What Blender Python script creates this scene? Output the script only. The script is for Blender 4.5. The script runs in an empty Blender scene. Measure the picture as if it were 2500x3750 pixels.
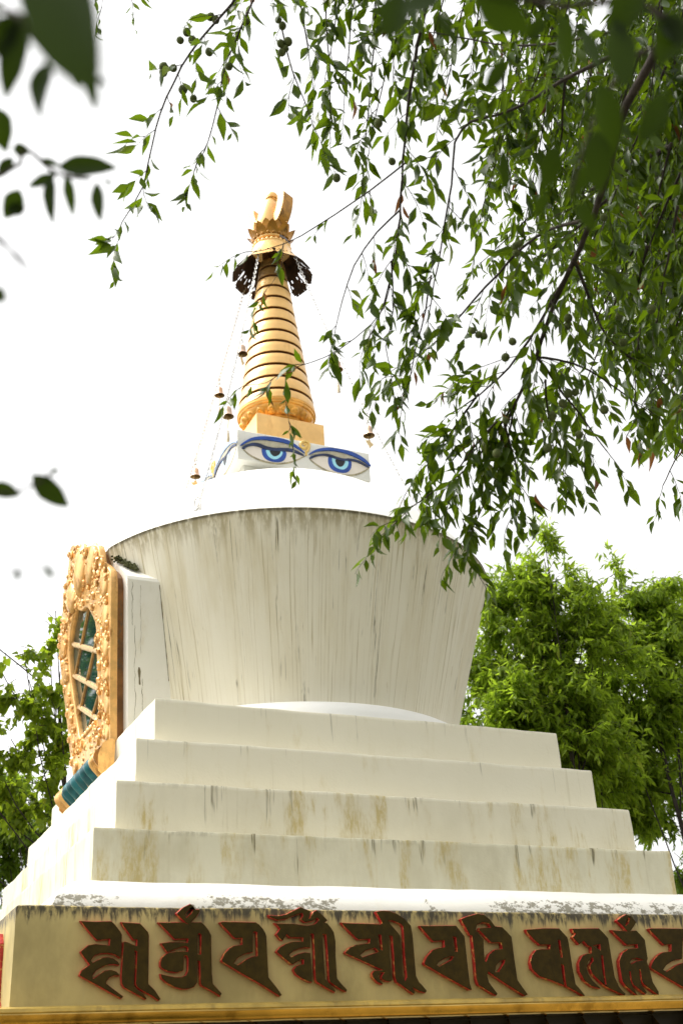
import bpy, bmesh, math, random
import numpy as np
from mathutils import Vector, Matrix, noise
from mathutils.geometry import tessellate_polygon

random.seed(7)
rng = np.random.default_rng(11)
PI = math.pi
sc = bpy.context.scene
COL = sc.collection

# ------------------------------------------------------------------ camera
GZ = 4.10                                   # height of the top terrace above the ground
CAM = np.array([-3.667, -8.8525, GZ - 2.485])
YAW, PITCH, ROLL, FPX = 0.45269, 0.47274, -0.05749, 4248.0
_f = np.array([math.sin(YAW)*math.cos(PITCH), math.cos(YAW)*math.cos(PITCH), math.sin(PITCH)])
_r = np.cross(_f, [0, 0, 1]); _r /= np.linalg.norm(_r); _u = np.cross(_r, _f)
cR = math.cos(ROLL)*_r + math.sin(ROLL)*_u
cU = -math.sin(ROLL)*_r + math.cos(ROLL)*_u
cF = _f
cam_d = bpy.data.cameras.new('camera')
cam = bpy.data.objects.new('camera', cam_d); COL.objects.link(cam)
M = Matrix([[cR[0], cU[0], -cF[0], CAM[0]], [cR[1], cU[1], -cF[1], CAM[1]], [cR[2], cU[2], -cF[2], CAM[2]], [0, 0, 0, 1]])
cam.matrix_world = M
cam_d.sensor_fit = 'HORIZONTAL'; cam_d.sensor_width = 24.0
cam_d.lens = FPX/2500*24.0
cam_d.clip_start = 0.05; cam_d.clip_end = 600
cam_d.dof.use_dof = True; cam_d.dof.focus_distance = 7.6; cam_d.dof.aperture_fstop = 2.8
sc.camera = cam

def at(px, py, d):
    """world point seen at a spot of the 2500 x 3750 photograph, d metres in front of the camera"""
    return CAM + d*(cF + (px-1250)/FPX*cR - (py-1875)/FPX*cU)

# ------------------------------------------------------------------ light
SUN_EL, SUN_AZ = math.radians(58), math.radians(-62)    # azimuth from +Y towards +X: high, left and a little behind
world = bpy.data.worlds.new('World'); sc.world = world; world.use_nodes = True
wn = world.node_tree.nodes; wl = world.node_tree.links
bg = wn['Background']
sky = wn.new('ShaderNodeTexSky'); sky.sky_type = 'NISHITA'; sky.sun_disc = False
sky.sun_elevation = SUN_EL; sky.sun_rotation = SUN_AZ
sky.air_density = 1.0; sky.dust_density = 4.0; sky.ozone_density = 1.0
hs = wn.new('ShaderNodeHueSaturation'); hs.inputs['Saturation'].default_value = 0.0
wl.new(sky.outputs[0], hs.inputs['Color']); wl.new(hs.outputs[0], bg.inputs['Color'])
bg.inputs['Strength'].default_value = 0.15
sun_d = bpy.data.lights.new('sun', 'SUN'); sun_d.energy = 1.0; sun_d.angle = math.radians(25); sun_d.color = (1, 0.92, 0.78)
sun = bpy.data.objects.new('sun', sun_d); COL.objects.link(sun)
sd = Vector((math.sin(SUN_AZ)*math.cos(SUN_EL), math.cos(SUN_AZ)*math.cos(SUN_EL), math.sin(SUN_EL)))
sun.rotation_euler = sd.to_track_quat('Z', 'Y').to_euler(); sun.location = (-20, 10, 30)
sc.view_settings.view_transform = 'Standard'; sc.view_settings.look = 'None'
sc.view_settings.exposure = 1.30; sc.view_settings.gamma = 1
sc.cycles.use_denoising = True
sc.cycles.max_bounces = 8; sc.cycles.transmission_bounces = 6; sc.cycles.transparent_max_bounces = 8

# ------------------------------------------------------------------ materials
class NT:
    def __init__(self, name):
        self.m = bpy.data.materials.new(name); self.m.use_nodes = True
        self.t = self.m.node_tree; self.n = self.t.nodes
        self.b = self.n['Principled BSDF']; self.out = self.n['Material Output']
        self._tc = None
    def put(self, s, v):
        if hasattr(v, 'is_output') or isinstance(v, bpy.types.NodeSocket): self.t.links.new(v, s)
        elif isinstance(v, (tuple, list)) and s.type == 'RGBA' and len(v) == 3: s.default_value = (*v, 1)
        else: s.default_value = v
    def bs(self, **k):
        for a, v in k.items(): self.put(self.b.inputs[a.replace('_', ' ')], v)
        return self
    def obj(self):
        if self._tc is None: self._tc = self.n.new('ShaderNodeTexCoord')
        return self._tc.outputs['Object']
    def xyz(self, v):
        s = self.n.new('ShaderNodeSeparateXYZ'); self.put(s.inputs[0], v); return s.outputs
    def comb(self, x, y, z):
        s = self.n.new('ShaderNodeCombineXYZ')
        for i, v in enumerate((x, y, z)): self.put(s.inputs[i], v)
        return s.outputs[0]
    def mul3(self, v, s):
        n = self.n.new('ShaderNodeVectorMath'); n.operation = 'MULTIPLY'; self.put(n.inputs[0], v); n.inputs[1].default_value = s; return n.outputs[0]
    def noise(self, v, scale=1.0, detail=4, rough=0.55, w=None):
        n = self.n.new('ShaderNodeTexNoise'); self.put(n.inputs['Vector'], v)
        n.inputs['Scale'].default_value = scale; n.inputs['Detail'].default_value = detail; n.inputs['Roughness'].default_value = rough
        return n.outputs['Fac']
    def ma(self, op, a, b=0.0, c=0.0, clamp=False):
        n = self.n.new('ShaderNodeMath'); n.operation = op; n.use_clamp = clamp
        for i, v in enumerate((a, b, c)): self.put(n.inputs[i], v)
        return n.outputs[0]
    def ss(self, v, lo, hi, a=0.0, b=1.0):
        n = self.n.new('ShaderNodeMapRange'); n.interpolation_type = 'SMOOTHSTEP'
        self.put(n.inputs[0], v)
        for i, x in zip((1, 2, 3, 4), (lo, hi, a, b)): self.put(n.inputs[i], x)
        return n.outputs[0]
    def mix(self, f, a, b):
        n = self.n.new('ShaderNodeMix'); n.data_type = 'RGBA'
        self.put(n.inputs[0], f); self.put(n.inputs[6], a); self.put(n.inputs[7], b); return n.outputs[2]
    def bump(self, h, strength=0.2, dist=0.01):
        n = self.n.new('ShaderNodeBump'); n.inputs['Strength'].default_value = strength; n.inputs['Distance'].default_value = dist
        self.put(n.inputs['Height'], h); self.put(self.b.inputs['Normal'], n.outputs[0]); return n.outputs[0]
    def island(self):
        n = self.n.new('ShaderNodeNewGeometry'); return n.outputs['Random Per Island']

def plaster(name, base, tan=0.5, drip=0.5, edge=0.35, grime=0.0, peel=0.0, coat=0.0, runs=0.0):
    """painted masonry: rain streaks, ochre blotches and grime running down from the top edge (object origin = top edge)"""
    t = NT(name); p = t.obj(); x, y, z = t.xyz(p)
    st = t.noise(t.mul3(p, (7.5, 7.5, 1.3)), 1, 6, .68)
    fine = t.noise(t.mul3(p, (30, 30, .9)), 1, 4, .65)
    blot = t.noise(p, 1.7, 5, .62)
    big = t.noise(p, .7, 2, .5)
    c = t.mix(t.ss(blot, .3, .75, 0, .35), base, tuple(a*b for a, b in zip(base, (.93, .92, .87))))
    m1 = t.ma('MULTIPLY', t.ss(st, .52-runs, .68-runs), t.ss(blot, .42-runs, .62-runs))
    speck = t.ss(t.noise(t.mul3(p, (34, 34, 12)), 1, 5, .7), .36, .6, .35, 1.0)
    c = t.mix(t.ma('MULTIPLY', t.ma('MULTIPLY', m1, speck), tan*.85), c, (.50, .385, .13))
    m1b = t.ma('MULTIPLY', t.ss(fine, .58, .72), t.ss(big, .40, .62))
    c = t.mix(t.ma('MULTIPLY', m1b, tan*.55), c, (.42, .36, .20))
    # thin dark drips that start at the top edge
    ln = t.noise(t.mul3(p, (9, 9, .01)), 1, 2, .5)
    leng = t.ss(ln, .5, .8, -.02, -.34)
    inside = t.ss(t.ma('SUBTRACT', z, leng), 0.0, .06)
    m2 = t.ma('MULTIPLY', t.ma('MULTIPLY', t.ss(fine, .53, .66), inside), t.ss(ln, .5, .62))
    c = t.mix(t.ma('MULTIPLY', m2, drip), c, (.10, .085, .04))
    # mould band right under the edge
    sp = t.noise(t.mul3(p, (26, 26, 9)), 1, 5, .7)
    m3 = t.ma('MULTIPLY', t.ss(z, -.045, -.003), t.ss(sp, .42, .6))
    patch = t.ss(t.noise(t.mul3(p, (1.6, 1.6, 0.1)), 1, 4, .6), .50, .68, .08, 1.2)
    c = t.mix(t.ma('MULTIPLY', t.ma('MULTIPLY', m3, edge), patch, 0.0, True), c, (.14, .115, .06))
    if grime:
        gm = t.ma('MULTIPLY', t.ss(t.noise(t.mul3(p, (2.2, 2.2, 1.1)), 1, 5, .65), .38, .66), grime)
        c = t.mix(gm, c, (.26, .205, .075))
        m4 = t.ma('MULTIPLY', t.ss(t.ma('ADD', z, t.ma('MULTIPLY', t.ma('SUBTRACT', fine, .5), .22)), -.085, -.03), t.ss(sp, .36, .55))
        c = t.mix(t.ma('MULTIPLY', m4, min(1, grime*1.4) if grime > .5 else 0.0), c, (.055, .045, .025))
    bm_ = t.ma('ADD', t.ma('MULTIPLY', t.noise(p, 9, 5, .6), 1.0), t.ma('MULTIPLY', t.noise(p, 60, 3, .6), .35))
    if peel:
        f = t.noise(t.mul3(p, (17, 17, 30)), 1, 7, .75)
        low = t.ma('MULTIPLY', t.ss(z, -.055, -.13), t.ss(t.noise(t.mul3(p, (1.1, 1.1, 1)), 1, 3, .5), .36, .5))
        pm = t.ss(t.ma('MULTIPLY', f, t.ma('MULTIPLY_ADD', low, .35, .65)), .49, .52)
        c = t.mix(t.ma('MULTIPLY', pm, peel), c, (.26, .24, .18))
        bm_ = t.ma('SUBTRACT', bm_, t.ma('MULTIPLY', pm, .8))
    t.bs(Base_Color=c, Roughness=.62 if not coat else .45)
    t.b.inputs['Specular IOR Level'].default_value = .35
    t.bump(bm_, .25, .012)
    return t.m

def dome_paint():
    t = NT('dome_limewash_streaked'); p = t.obj(); x, y, z = t.xyz(p)
    ang = t.ma('ARCTAN2', x, t.ma('MULTIPLY', y, -1))
    base = (.78, .735, .60)
    wob = t.noise(t.comb(t.ma('MULTIPLY', ang, 14), 0.0, t.ma('MULTIPLY', z, .8)), 1, 3, .5)
    slow = t.noise(t.comb(t.ma('MULTIPLY', ang, 5), 31.0, 0.0), 1, 3, .6)
    ph = t.ma('ADD', t.ma('ADD', t.ma('MULTIPLY', ang, 255), t.ma('MULTIPLY', slow, 60)), t.ma('MULTIPLY', wob, 13))
    line = t.ss(t.ma('SINE', ph), .62, .97)
    gate = t.ss(t.noise(t.comb(t.ma('MULTIPLY', ang, 26), 3.0, t.ma('MULTIPLY', z, .9)), 1, 4, .6), .40, .60)
    right = t.ss(t.noise(t.comb(t.ma('MULTIPLY', ang, 2.2), 7.0, 0.0), 1, 2, .5), .33, .52, .35, 1.0)
    l1 = t.ma('MULTIPLY', t.ma('MULTIPLY', line, gate), right)
    wash = t.noise(t.comb(t.ma('MULTIPLY', ang, 7), 1.0, t.ma('MULTIPLY', z, .7)), 1, 5, .65)
    up = t.ss(z, -1.5, -.1)
    c = t.mix(t.ma('MULTIPLY', t.ss(wash, .40, .72), t.ma('MULTIPLY_ADD', up, .55, .25)), base, (.60, .52, .33))
    var = t.ss(t.noise(t.comb(t.ma('MULTIPLY', ang, 60), 9.0, t.ma('MULTIPLY', z, 1.8)), 1, 4, .6), .35, .68, .15, .85)
    c = t.mix(t.ma('MULTIPLY', l1, var), c, (.42, .34, .18))
    # a few strong black runs and rust blotches
    iso = t.noise(t.comb(t.ma('MULTIPLY', ang, 30), 11.0, t.ma('MULTIPLY', z, .35)), 1, 2, .45)
    run = t.ma('MULTIPLY', t.ss(t.ma('ABSOLUTE', t.ma('SUBTRACT', iso, .5)), .022, .0),
               t.ss(t.noise(t.comb(t.ma('MULTIPLY', ang, 9), 15.0, t.ma('MULTIPLY', z, 1.5)), 1, 4, .65), .54, .64))
    c = t.mix(t.ma('MULTIPLY', run, .85), c, (.10, .085, .04))
    bl = t.noise(t.comb(t.ma('MULTIPLY', ang, 16), 21.0, t.ma('MULTIPLY', z, 2.6)), 1, 5, .6)
    c = t.mix(t.ma('MULTIPLY', t.ss(bl, .64, .72), .5), c, (.45, .36, .19))
    # dirt hanging under the rim
    rd = t.noise(t.comb(t.ma('MULTIPLY', ang, 34), 2.0, t.ma('MULTIPLY', z, 6)), 1, 6, .7)
    rl = t.noise(t.comb(t.ma('MULTIPLY', ang, 13), 5.0, 0.0), 1, 3, .6)
    rim = t.ss(z, t.ss(rl, .3, .72, -.03, -.42), .0)
    c = t.mix(t.ma('MULTIPLY', t.ma('MULTIPLY', rim, t.ss(rd, .36, .58)), .85), c, (.33, .27, .14))
    edge = t.ma('MULTIPLY', t.ss(z, -.03, -.004), t.ss(rd, .3, .5))
    c = t.mix(t.ma('MULTIPLY', edge, .8), c, (.07, .06, .03))
    t.bs(Base_Color=c, Roughness=.6); t.b.inputs['Specular IOR Level'].default_value = .35
    h = t.ma('ADD', t.ma('MULTIPLY', t.noise(p, 7, 5, .6), 1.0), t.ma('MULTIPLY', l1, .5))
    t.bump(h, .22, .012)
    return t.m

def simple(name, col, rough=.5, metal=0.0, var=.15, scale=6, bump=0.0, spec=.5, dirt=None, dirt_amt=.5):
    t = NT(name); p = t.obj()
    n = t.noise(p, scale, 5, .6)
    c = t.mix(t.ss(n, .3, .7), tuple(a*(1-var) for a in col), tuple(min(1, a*(1+var)) for a in col))
    if dirt: c = t.mix(t.ma('MULTIPLY', t.ss(t.noise(t.mul3(p, (scale*1.7, scale*1.7, scale*.5)), 1, 5, .7), .52, .68), dirt_amt), c, dirt)
    t.bs(Base_Color=c, Roughness=rough, Metallic=metal); t.b.inputs['Specular IOR Level'].default_value = spec
    if bump: t.bump(t.noise(p, scale*5, 4, .6), bump, .01)
    return t.m

def leafmat(name, lo, hi, trans, tfac=.45, rough=.42, yellow=None, spec=.22):
    t = NT(name); r = t.island()
    c = t.mix(r, lo, hi)
    if yellow: c = t.mix(t.ss(r, .93, .99), c, yellow)
    t.bs(Base_Color=c, Roughness=rough); t.b.inputs['Specular IOR Level'].default_value = spec
    tr = t.n.new('ShaderNodeBsdfTranslucent'); t.put(tr.inputs[0], t.mix(r, tuple(a*.7 for a in trans), trans))
    mx = t.n.new('ShaderNodeMixShader'); mx.inputs[0].default_value = tfac
    t.t.links.new(t.b.outputs[0], mx.inputs[1]); t.t.links.new(tr.outputs[0], mx.inputs[2]); t.t.links.new(mx.outputs[0], t.out.inputs[0])
    return t.m

CREAM = (.78, .735, .59)
M_TER = [plaster('terrace_limewash', CREAM, .5, .45, .15), plaster('terrace_limewash_stained', (.76, .715, .565), 1.0, .7, .25, grime=.12, runs=.045),
         plaster('terrace_limewash_dirty', (.69, .655, .495), 1.0, .85, .4, grime=.28, runs=.055)]
M_COPE = plaster('coping_flaking_paint', (.82, .80, .74), .12, .0, .0, peel=.95)
M_FRZ = plaster('frieze_grimy_plaster', (.48, .38, .15), .6, .95, .9, grime=.7)
M_DOME = dome_paint()
M_CAP = plaster('cap_limewash', (.84, .83, .79), .06, .0, .0)
M_WHITE = plaster('niche_limewash', (.80, .78, .71), .25, .45, .3)
M_HARM = plaster('harmika_paint', (.78, .77, .71), .22, .4, .4)
M_MOSS = simple('moss', (.07, .075, .02), .95, 0, .5, 40, .8)
M_CRACK = simple('cracked_plaster', (.17, .14, .08), .9)
M_GOLD = simple('gilded_paint', (.90, .545, .19), .33, .2, .12, 3.5, .08, .5, (.55, .25, .06), .35)
M_GOLDD = simple('deep_gilded_paint', (.80, .40, .07), .34, .25, .25, 5, .1, .5, (.34, .13, .02), .5)
M_GOLDW = simple('weathered_gilding', (.40, .22, .06), .5, .3, .35, 9, .15, .4, (.08, .045, .02), .85)
M_BROWN = simple('brown_groove_paint', (.16, .065, .022), .6, 0, .3, 8)
M_BRONZE = simple('tarnished_shaded_gilding', (.50, .24, .035), .38, .3, .3, 8, .1, .5, (.10, .05, .012), .8)
M_BACK = simple('worn_brown_backing', (.22, .10, .03), .5, .1, .4, 6, .15, .4, (.03, .09, .08), .8)
M_PATINA = simple('dark_bronze_patina', (.055, .030, .018), .6, .3, .5, 10, .2, .4, (.12, .05, .02), .6)
M_LEAD = simple('grey_metal', (.22, .20, .21), .4, .6, .3, 12)
M_CARVE = simple('carved_gilding', (.80, .46, .16), .34, .3, .18, 9, .12, .5, (.32, .14, .03), .8)
M_BRASS = simple('polished_brass', (.60, .42, .14), .14, 1.0, .12, 4, 0, .5, (.30, .19, .05), .5)
M_OCHRE = simple('ochre_ledge_paint', (.42, .29, .06), .5, 0, .25, 5, .1, .5, (.16, .11, .03), .5)
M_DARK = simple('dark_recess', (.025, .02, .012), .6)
M_LETTER = simple('bronze_letter_paint', (.042, .026, .003), .65, .0, .25, 14, .1, .12, (.024, .016, .003), .5)
def redmat():
    t = NT('red_letter_edge'); p = t.obj()
    n = t.noise(p, 22, 5, .7)
    c = t.mix(t.ss(n, .35, .65), (.34, .012, .010), (.52, .035, .03))
    c = t.mix(t.ma('MULTIPLY', t.ss(t.noise(p, 34, 5, .75), .54, .62), .8), c, (.70, .42, .10))
    t.bs(Base_Color=c, Roughness=.4); t.bump(t.noise(p, 70, 3, .6), .4, .006)
    return t.m
M_RED = redmat()
M_TEAL = simple('teal_enamel', (.012, .105, .12), .35, 0, .5, 9, .1, .5, (.03, .06, .12), .6)
M_GLASS = simple('dark_window_glass', (.010, .040, .036), .04, 0, .3, 3, 0, .5)
M_FRAMEWOOD = simple('painted_bar', (.66, .47, .25), .45, .1, .2, 20, .1)
M_BLUE = simple('cobalt_paint', (.018, .075, .36), .45, 0, .2, 12, .05)
M_SKY = simple('pale_blue_paint', (.36, .74, .88), .45, 0, .06, 12, .05)
M_BLUELIT = simple('lit_blue_paint', (.40, .50, .72), .5, 0, .2, 12)  # left face eye blues, paled to carry the strong light on it
M_SKYLIT = simple('lit_pale_blue_paint', (.62, .74, .80), .5, 0, .1, 12)
M_BLACK = simple('black_paint', (.012, .013, .016), .45, 0, .3, 12)
M_NAVY = simple('navy_lash_paint', (.014, .028, .085), .45, 0, .5, 16)
M_SCLERA = simple('warm_white_paint', (.82, .75, .66), .5, 0, .05, 8)
M_BEIGE = simple('grey_beige_paint', (.50, .46, .34), .55, 0, .2, 14)
M_OLIVE = simple('worn_lid_line', (.40, .35, .22), .6, 0, .35, 20)
M_SPI = simple('yellow_spiral_paint', (.85, .58, .18), .45, 0, .12, 9)
M_CHAIN = simple('dull_steel', (.62, .60, .56), .35, .8, .3, 20)
M_BELL = simple('rosy_brass', (.70, .50, .36), .38, .6, .2, 16)
M_BELLIN = simple('bell_inside_brass', (.20, .13, .05), .45, .6, .3, 16)
M_PLATE = simple('pale_gilt_plate', (.80, .60, .30), .45, .3, .12, 9)
M_TASSEL = simple('cream_tassel', (.72, .62, .45), .8, 0, .15, 30)
M_BARK = simple('peach_bark', (.045, .034, .026), .85, 0, .4, 30, .6, .3)
M_BARK2 = simple('dark_bark', (.03, .024, .018), .9, 0, .4, 14, .6, .3)
M_LEAF = leafmat('peach_leaf', (.016, .036, .003), (.044, .080, .005), (.18, .29, .006), .38, .36, (.16, .19, .02))
M_LEAFN = leafmat('near_leaf', (.010, .022, .0025), (.020, .038, .004), (.05, .09, .003), .24, .5)
M_LEAFB = leafmat('spring_leaf', (.085, .135, .006), (.150, .215, .014), (.45, .64, .04), .55, .45, (.26, .28, .03))
M_LEAFD = leafmat('deep_leaf', (.055, .10, .006), (.110, .170, .012), (.34, .52, .03), .52, .42, (.20, .23, .03))
M_LEAFL = leafmat('broad_leaf', (.080, .130, .008), (.15, .205, .014), (.46, .62, .03), .54, .45, (.30, .28, .03))
M_DEAD = leafmat('withered_leaf', (.10, .04, .012), (.22, .09, .025), (.30, .12, .03), .3, .7)
M_FRUIT = simple('fuzzy_green_fruit', (.085, .105, .035), .85, 0, .3, 40, .1, .2, (.13, .09, .05), .5)
def groundmat():
    t = NT('grass_and_earth'); p = t.obj()
    c = t.mix(t.ss(t.noise(p, .6, 6, .65), .4, .6), (.045, .075, .02), (.12, .09, .055))
    t.bs(Base_Color=c, Roughness=.95); t.bump(t.noise(p, 14, 5, .7), .8, .05); return t.m
def pavemat():
    t = NT('stone_paving'); p = t.obj()
    b = t.n.new('ShaderNodeTexBrick'); t.put(b.inputs['Vector'], p); b.inputs['Scale'].default_value = 1.6
    t.put(b.inputs['Color1'], (.13, .12, .105)); t.put(b.inputs['Color2'], (.16, .15, .13)); t.put(b.inputs['Mortar'], (.06, .055, .045))
    t.bs(Base_Color=b.outputs[0], Roughness=.8); return t.m

# ------------------------------------------------------------------ building helpers
class MB:
    def __init__(s): s.v = []; s.f = []; s.m = []
    def add(s, vs, fs, mi=0):
        o = len(s.v); s.v += [tuple(map(float, q)) for q in vs]; s.f += [tuple(i+o for i in q) for q in fs]; s.m += [mi]*len(fs); return s
    def build(s, name, mats, parent=None, loc=None, smooth=True, angle=38):
        me = bpy.data.meshes.new(name); vs = s.v
        if loc is not None: vs = [(a-loc[0], b-loc[1], c-loc[2]) for a, b, c in vs]
        me.from_pydata(vs, [], s.f)
        for m in (mats if isinstance(mats, (list, tuple)) else [mats]): me.materials.append(m)
        me.polygons.foreach_set('material_index', s.m)
        me.update()
        if smooth: me.shade_smooth(); me.set_sharp_from_angle(angle=math.radians(angle))
        o = bpy.data.objects.new(name, me); COL.objects.link(o)
        if loc is not None: o.location = loc
        if parent is not None: put(o, parent)
        return o
def put(o, parent):
    """parent without moving: places are all given in world coordinates"""
    w = wloc(parent); o.parent = parent; o.location = Vector(o.location) - w
def wloc(o):
    v = Vector(o.location)
    while o.parent: o = o.parent; v += Vector(o.location)
    return v
def tag(o, label, cat, group=None):
    o['label'] = label; o['category'] = cat
    if group: o['group'] = group
    return o
def empty(name, loc, label, cat, group=None):
    o = bpy.data.objects.new(name, None); COL.objects.link(o); o.location = loc; o.empty_display_size = .2
    return tag(o, label, cat, group)

def lathe(mb, prof, n=64, mi=0, cx=0, cy=0, a0=0, a1=2*PI):
    full = abs(a1-a0-2*PI) < 1e-6; k = n if full else n+1
    vs = []
    for r, z in prof:
        for i in range(k):
            a = a0+(a1-a0)*i/n; vs.append((cx+r*math.cos(a), cy+r*math.sin(a), z))
    fs = []
    for j in range(len(prof)-1):
        for i in range(n):
            i2 = (i+1) % k
            fs.append((j*k+i, j*k+i2, (j+1)*k+i2, (j+1)*k+i))
    return mb.add(vs, fs, mi)
def tube(mb, pts, rad, n=6, mi=0, cap=True):
    pts = [Vector(p) for p in pts]; rad = rad if hasattr(rad, '__len__') else [rad]*len(pts)
    vs = []; prev = None
    for i, p in enumerate(pts):
        d = (pts[min(i+1, len(pts)-1)]-pts[max(i-1, 0)]).normalized()
        if prev is None: a = d.orthogonal().normalized()
        else:
            a = prev - d*prev.dot(d); a = a.normalized() if a.length > 1e-6 else d.orthogonal().normalized()
        prev = a; b = d.cross(a)
        for k in range(n):
            t = 2*PI*k/n; vs.append(p+(a*math.cos(t)+b*math.sin(t))*rad[i])
    fs = [(j*n+k, j*n+(k+1) % n, (j+1)*n+(k+1) % n, (j+1)*n+k) for j in range(len(pts)-1) for k in range(n)]
    if cap: fs += [tuple(range(n-1, -1, -1)), tuple((len(pts)-1)*n+k for k in range(n))]
    return mb.add(vs, fs, mi)
def square(mb, prof, seg=56, amp=.004, mi=0, seed=0):
    """a moulding run round a square plan; the edges wander by a few millimetres as hand plaster does"""
    k = 4*seg; vs = []
    for a, z in prof:
        for s in range(4):
            for i in range(seg):
                t = -a+2*a*i/seg
                x, y = ((t, -a), (a, t), (-t, a), (-a, -t))[s]
                d = noise.noise_vector(Vector((x*2.3+seed, y*2.3, z*2.3)))*amp + noise.noise_vector(Vector((x*9, y*9+seed, z*9)))*amp*.5
                vs.append((x+d.x, y+d.y, z+d.z*.8))
    fs = [(j*k+i, j*k+(i+1) % k, (j+1)*k+(i+1) % k, (j+1)*k+i) for j in range(len(prof)-1) for i in range(k)]
    return mb.add(vs, fs, mi)
def box(mb, c, h, mi=0, R=None):
    vs = [(sx*h[0], sy*h[1], sz*h[2]) for sx in (-1, 1) for sy in (-1, 1) for sz in (-1, 1)]
    vs = [Vector(c)+((R @ Vector(v)) if R else Vector(v)) for v in vs]
    return mb.add(vs, [(0, 1, 3, 2), (4, 6, 7, 5), (0, 4, 5, 1), (2, 3, 7, 6), (0, 2, 6, 4), (1, 5, 7, 3)], mi)
def ball(mb, c, r, n=12, m=8, mi=0, S=(1, 1, 1), fn=None, R=None):
    vs = []; 
    for j in range(m+1):
        t = PI*j/m
        for i in range(n):
            a = 2*PI*i/n; k = 1.0 if fn is None else fn(a, t)
            v = Vector((math.sin(t)*math.cos(a)*S[0], math.sin(t)*math.sin(a)*S[1], math.cos(t)*S[2]))*r*k
            vs.append(Vector(c)+((R @ v) if R else v))
    fs = [(j*n+i, (j+1)*n+i, (j+1)*n+(i+1) % n, j*n+(i+1) % n) for j in range(m) for i in range(n)]
    return mb.add(vs, fs, mi)
def curve_solid(loops, extr, bevel, res=1):
    """outline with holes -> a solid with rounded rim; returns verts, faces, is_face_cap"""
    cu = bpy.data.curves.new('outline', 'CURVE'); cu.dimensions = '2D'; cu.fill_mode = 'BOTH'
    cu.extrude = extr; cu.bevel_depth = bevel; cu.bevel_resolution = res; cu.offset = -bevel
    for L in loops:
        s = cu.splines.new('POLY'); s.points.add(len(L)-1); s.use_cyclic_u = True
        for q, (x, y) in zip(s.points, L): q.co = (x, y, 0, 1)
    o = bpy.data.objects.new('outline', cu); me = bpy.data.meshes.new_from_object(o)
    vs = [v.co.copy() for v in me.vertices]; fs = [tuple(p.vertices) for p in me.polygons]
    cap = [p.normal.z > .9 for p in me.polygons]
    bpy.data.objects.remove(o); bpy.data.curves.remove(cu); bpy.data.meshes.remove(me)
    return vs, fs, cap
def flat(mb, L, fn, depth, mi):
    """thin layer of paint: polygon L (2D) lifted by depth, with a skirt"""
    tri = tessellate_polygon([[Vector((x, y, 0)) for x, y in L]])
    n = len(L); ar = sum(L[i][0]*L[(i+1) % n][1]-L[(i+1) % n][0]*L[i][1] for i in range(n))
    LL = L if ar > 0 else L[::-1]
    tri = tessellate_polygon([[Vector((x, y, 0)) for x, y in LL]])
    vs = [fn(x, y, depth) for x, y in LL]+[fn(x, y, 0) for x, y in LL]
    fs = []
    for t in tri:
        a, b, c = (LL[i] for i in t)
        s = (b[0]-a[0])*(c[1]-a[1])-(b[1]-a[1])*(c[0]-a[0])
        fs.append(tuple(t) if s > 0 else tuple(t[::-1]))
    fs += [(i, n+i, n+(i+1) % n, (i+1) % n) for i in range(n)]
    mb.add(vs, fs, mi)
def smoothpoly(L, it=1):
    for _ in range(it):
        L = [q for i in range(len(L)) for q in ((L[i][0]*.75+L[(i+1) % len(L)][0]*.25, L[i][1]*.75+L[(i+1) % len(L)][1]*.25), (L[i][0]*.25+L[(i+1) % len(L)][0]*.75, L[i][1]*.25+L[(i+1) % len(L)][1]*.75))]
    return L
# ------------------------------------------------------------------ ground
def sheet(name, r, z, mat, n=24, inner=0):
    mb = MB(); mb.add([(-r, -r, z), (r, -r, z), (r, r, z), (-r, r, z)], [(0, 1, 2, 3)])
    o = mb.build(name, mat, None, None, False); o['kind'] = 'structure'; return o
sheet('ground', 260, 0, groundmat())
sheet('pavement', 7.0, .004, pavemat())

# ------------------------------------------------------------------ the stupa
stupa = empty('stupa', (0, 0, 0), 'white stepped stupa with painted eyes, streaked bowl shaped dome and gilded ringed spire', 'stupa')
A = [1.600, 1.756, 1.920, 2.086]; T = [0, -.324, -.6475, -.974]; AF = 2.576

# base wall below the inscription, gallery of brass fins and polished cornice
mb = MB(); square(mb, [(2.66, -GZ+.004), (2.66, -GZ+.45), (2.60, -GZ+.50), (2.46, -GZ+.50), (2.46, -2.30), (2.46, -2.06)], 24, .002)
mb.v = [(x, y, z+GZ) for x, y, z in mb.v]
mb.build('base_wall', M_WHITE, stupa, (0, 0, GZ-2.06))
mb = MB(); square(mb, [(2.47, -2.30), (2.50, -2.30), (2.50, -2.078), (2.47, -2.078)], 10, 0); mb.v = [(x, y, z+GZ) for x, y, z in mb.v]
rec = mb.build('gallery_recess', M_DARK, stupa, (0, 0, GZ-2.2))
fin = MB()
fin.add([(0, 0, 0), (-.10, -.185, .045), (-.10, -.185, .075), (.0, 0, .14), (.012, 0, 0), (-.088, -.185, .045), (-.088, -.185, .075), (.012, 0, .14)],
        [(0, 1, 2, 3), (7, 6, 5, 4), (0, 4, 5, 1), (1, 5, 6, 2), (2, 6, 7, 3)])
f0 = None
for i in range(-9, 10):
    for s in (0, 1):
        if s == 1 and abs(i) > 6: continue
        if f0 is None: o = fin.build('brass_fin', M_BRASS, None, None, False); f0 = o
        else: o = f0.copy(); COL.objects.link(o)
        o.parent = rec
        o.location = Vector((i*.262+.05, -2.5, -.022)) if s == 0 else Vector((-2.5, i*.262, -.022))
        if s: o.rotation_euler = (0, 0, -PI/2)
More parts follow.
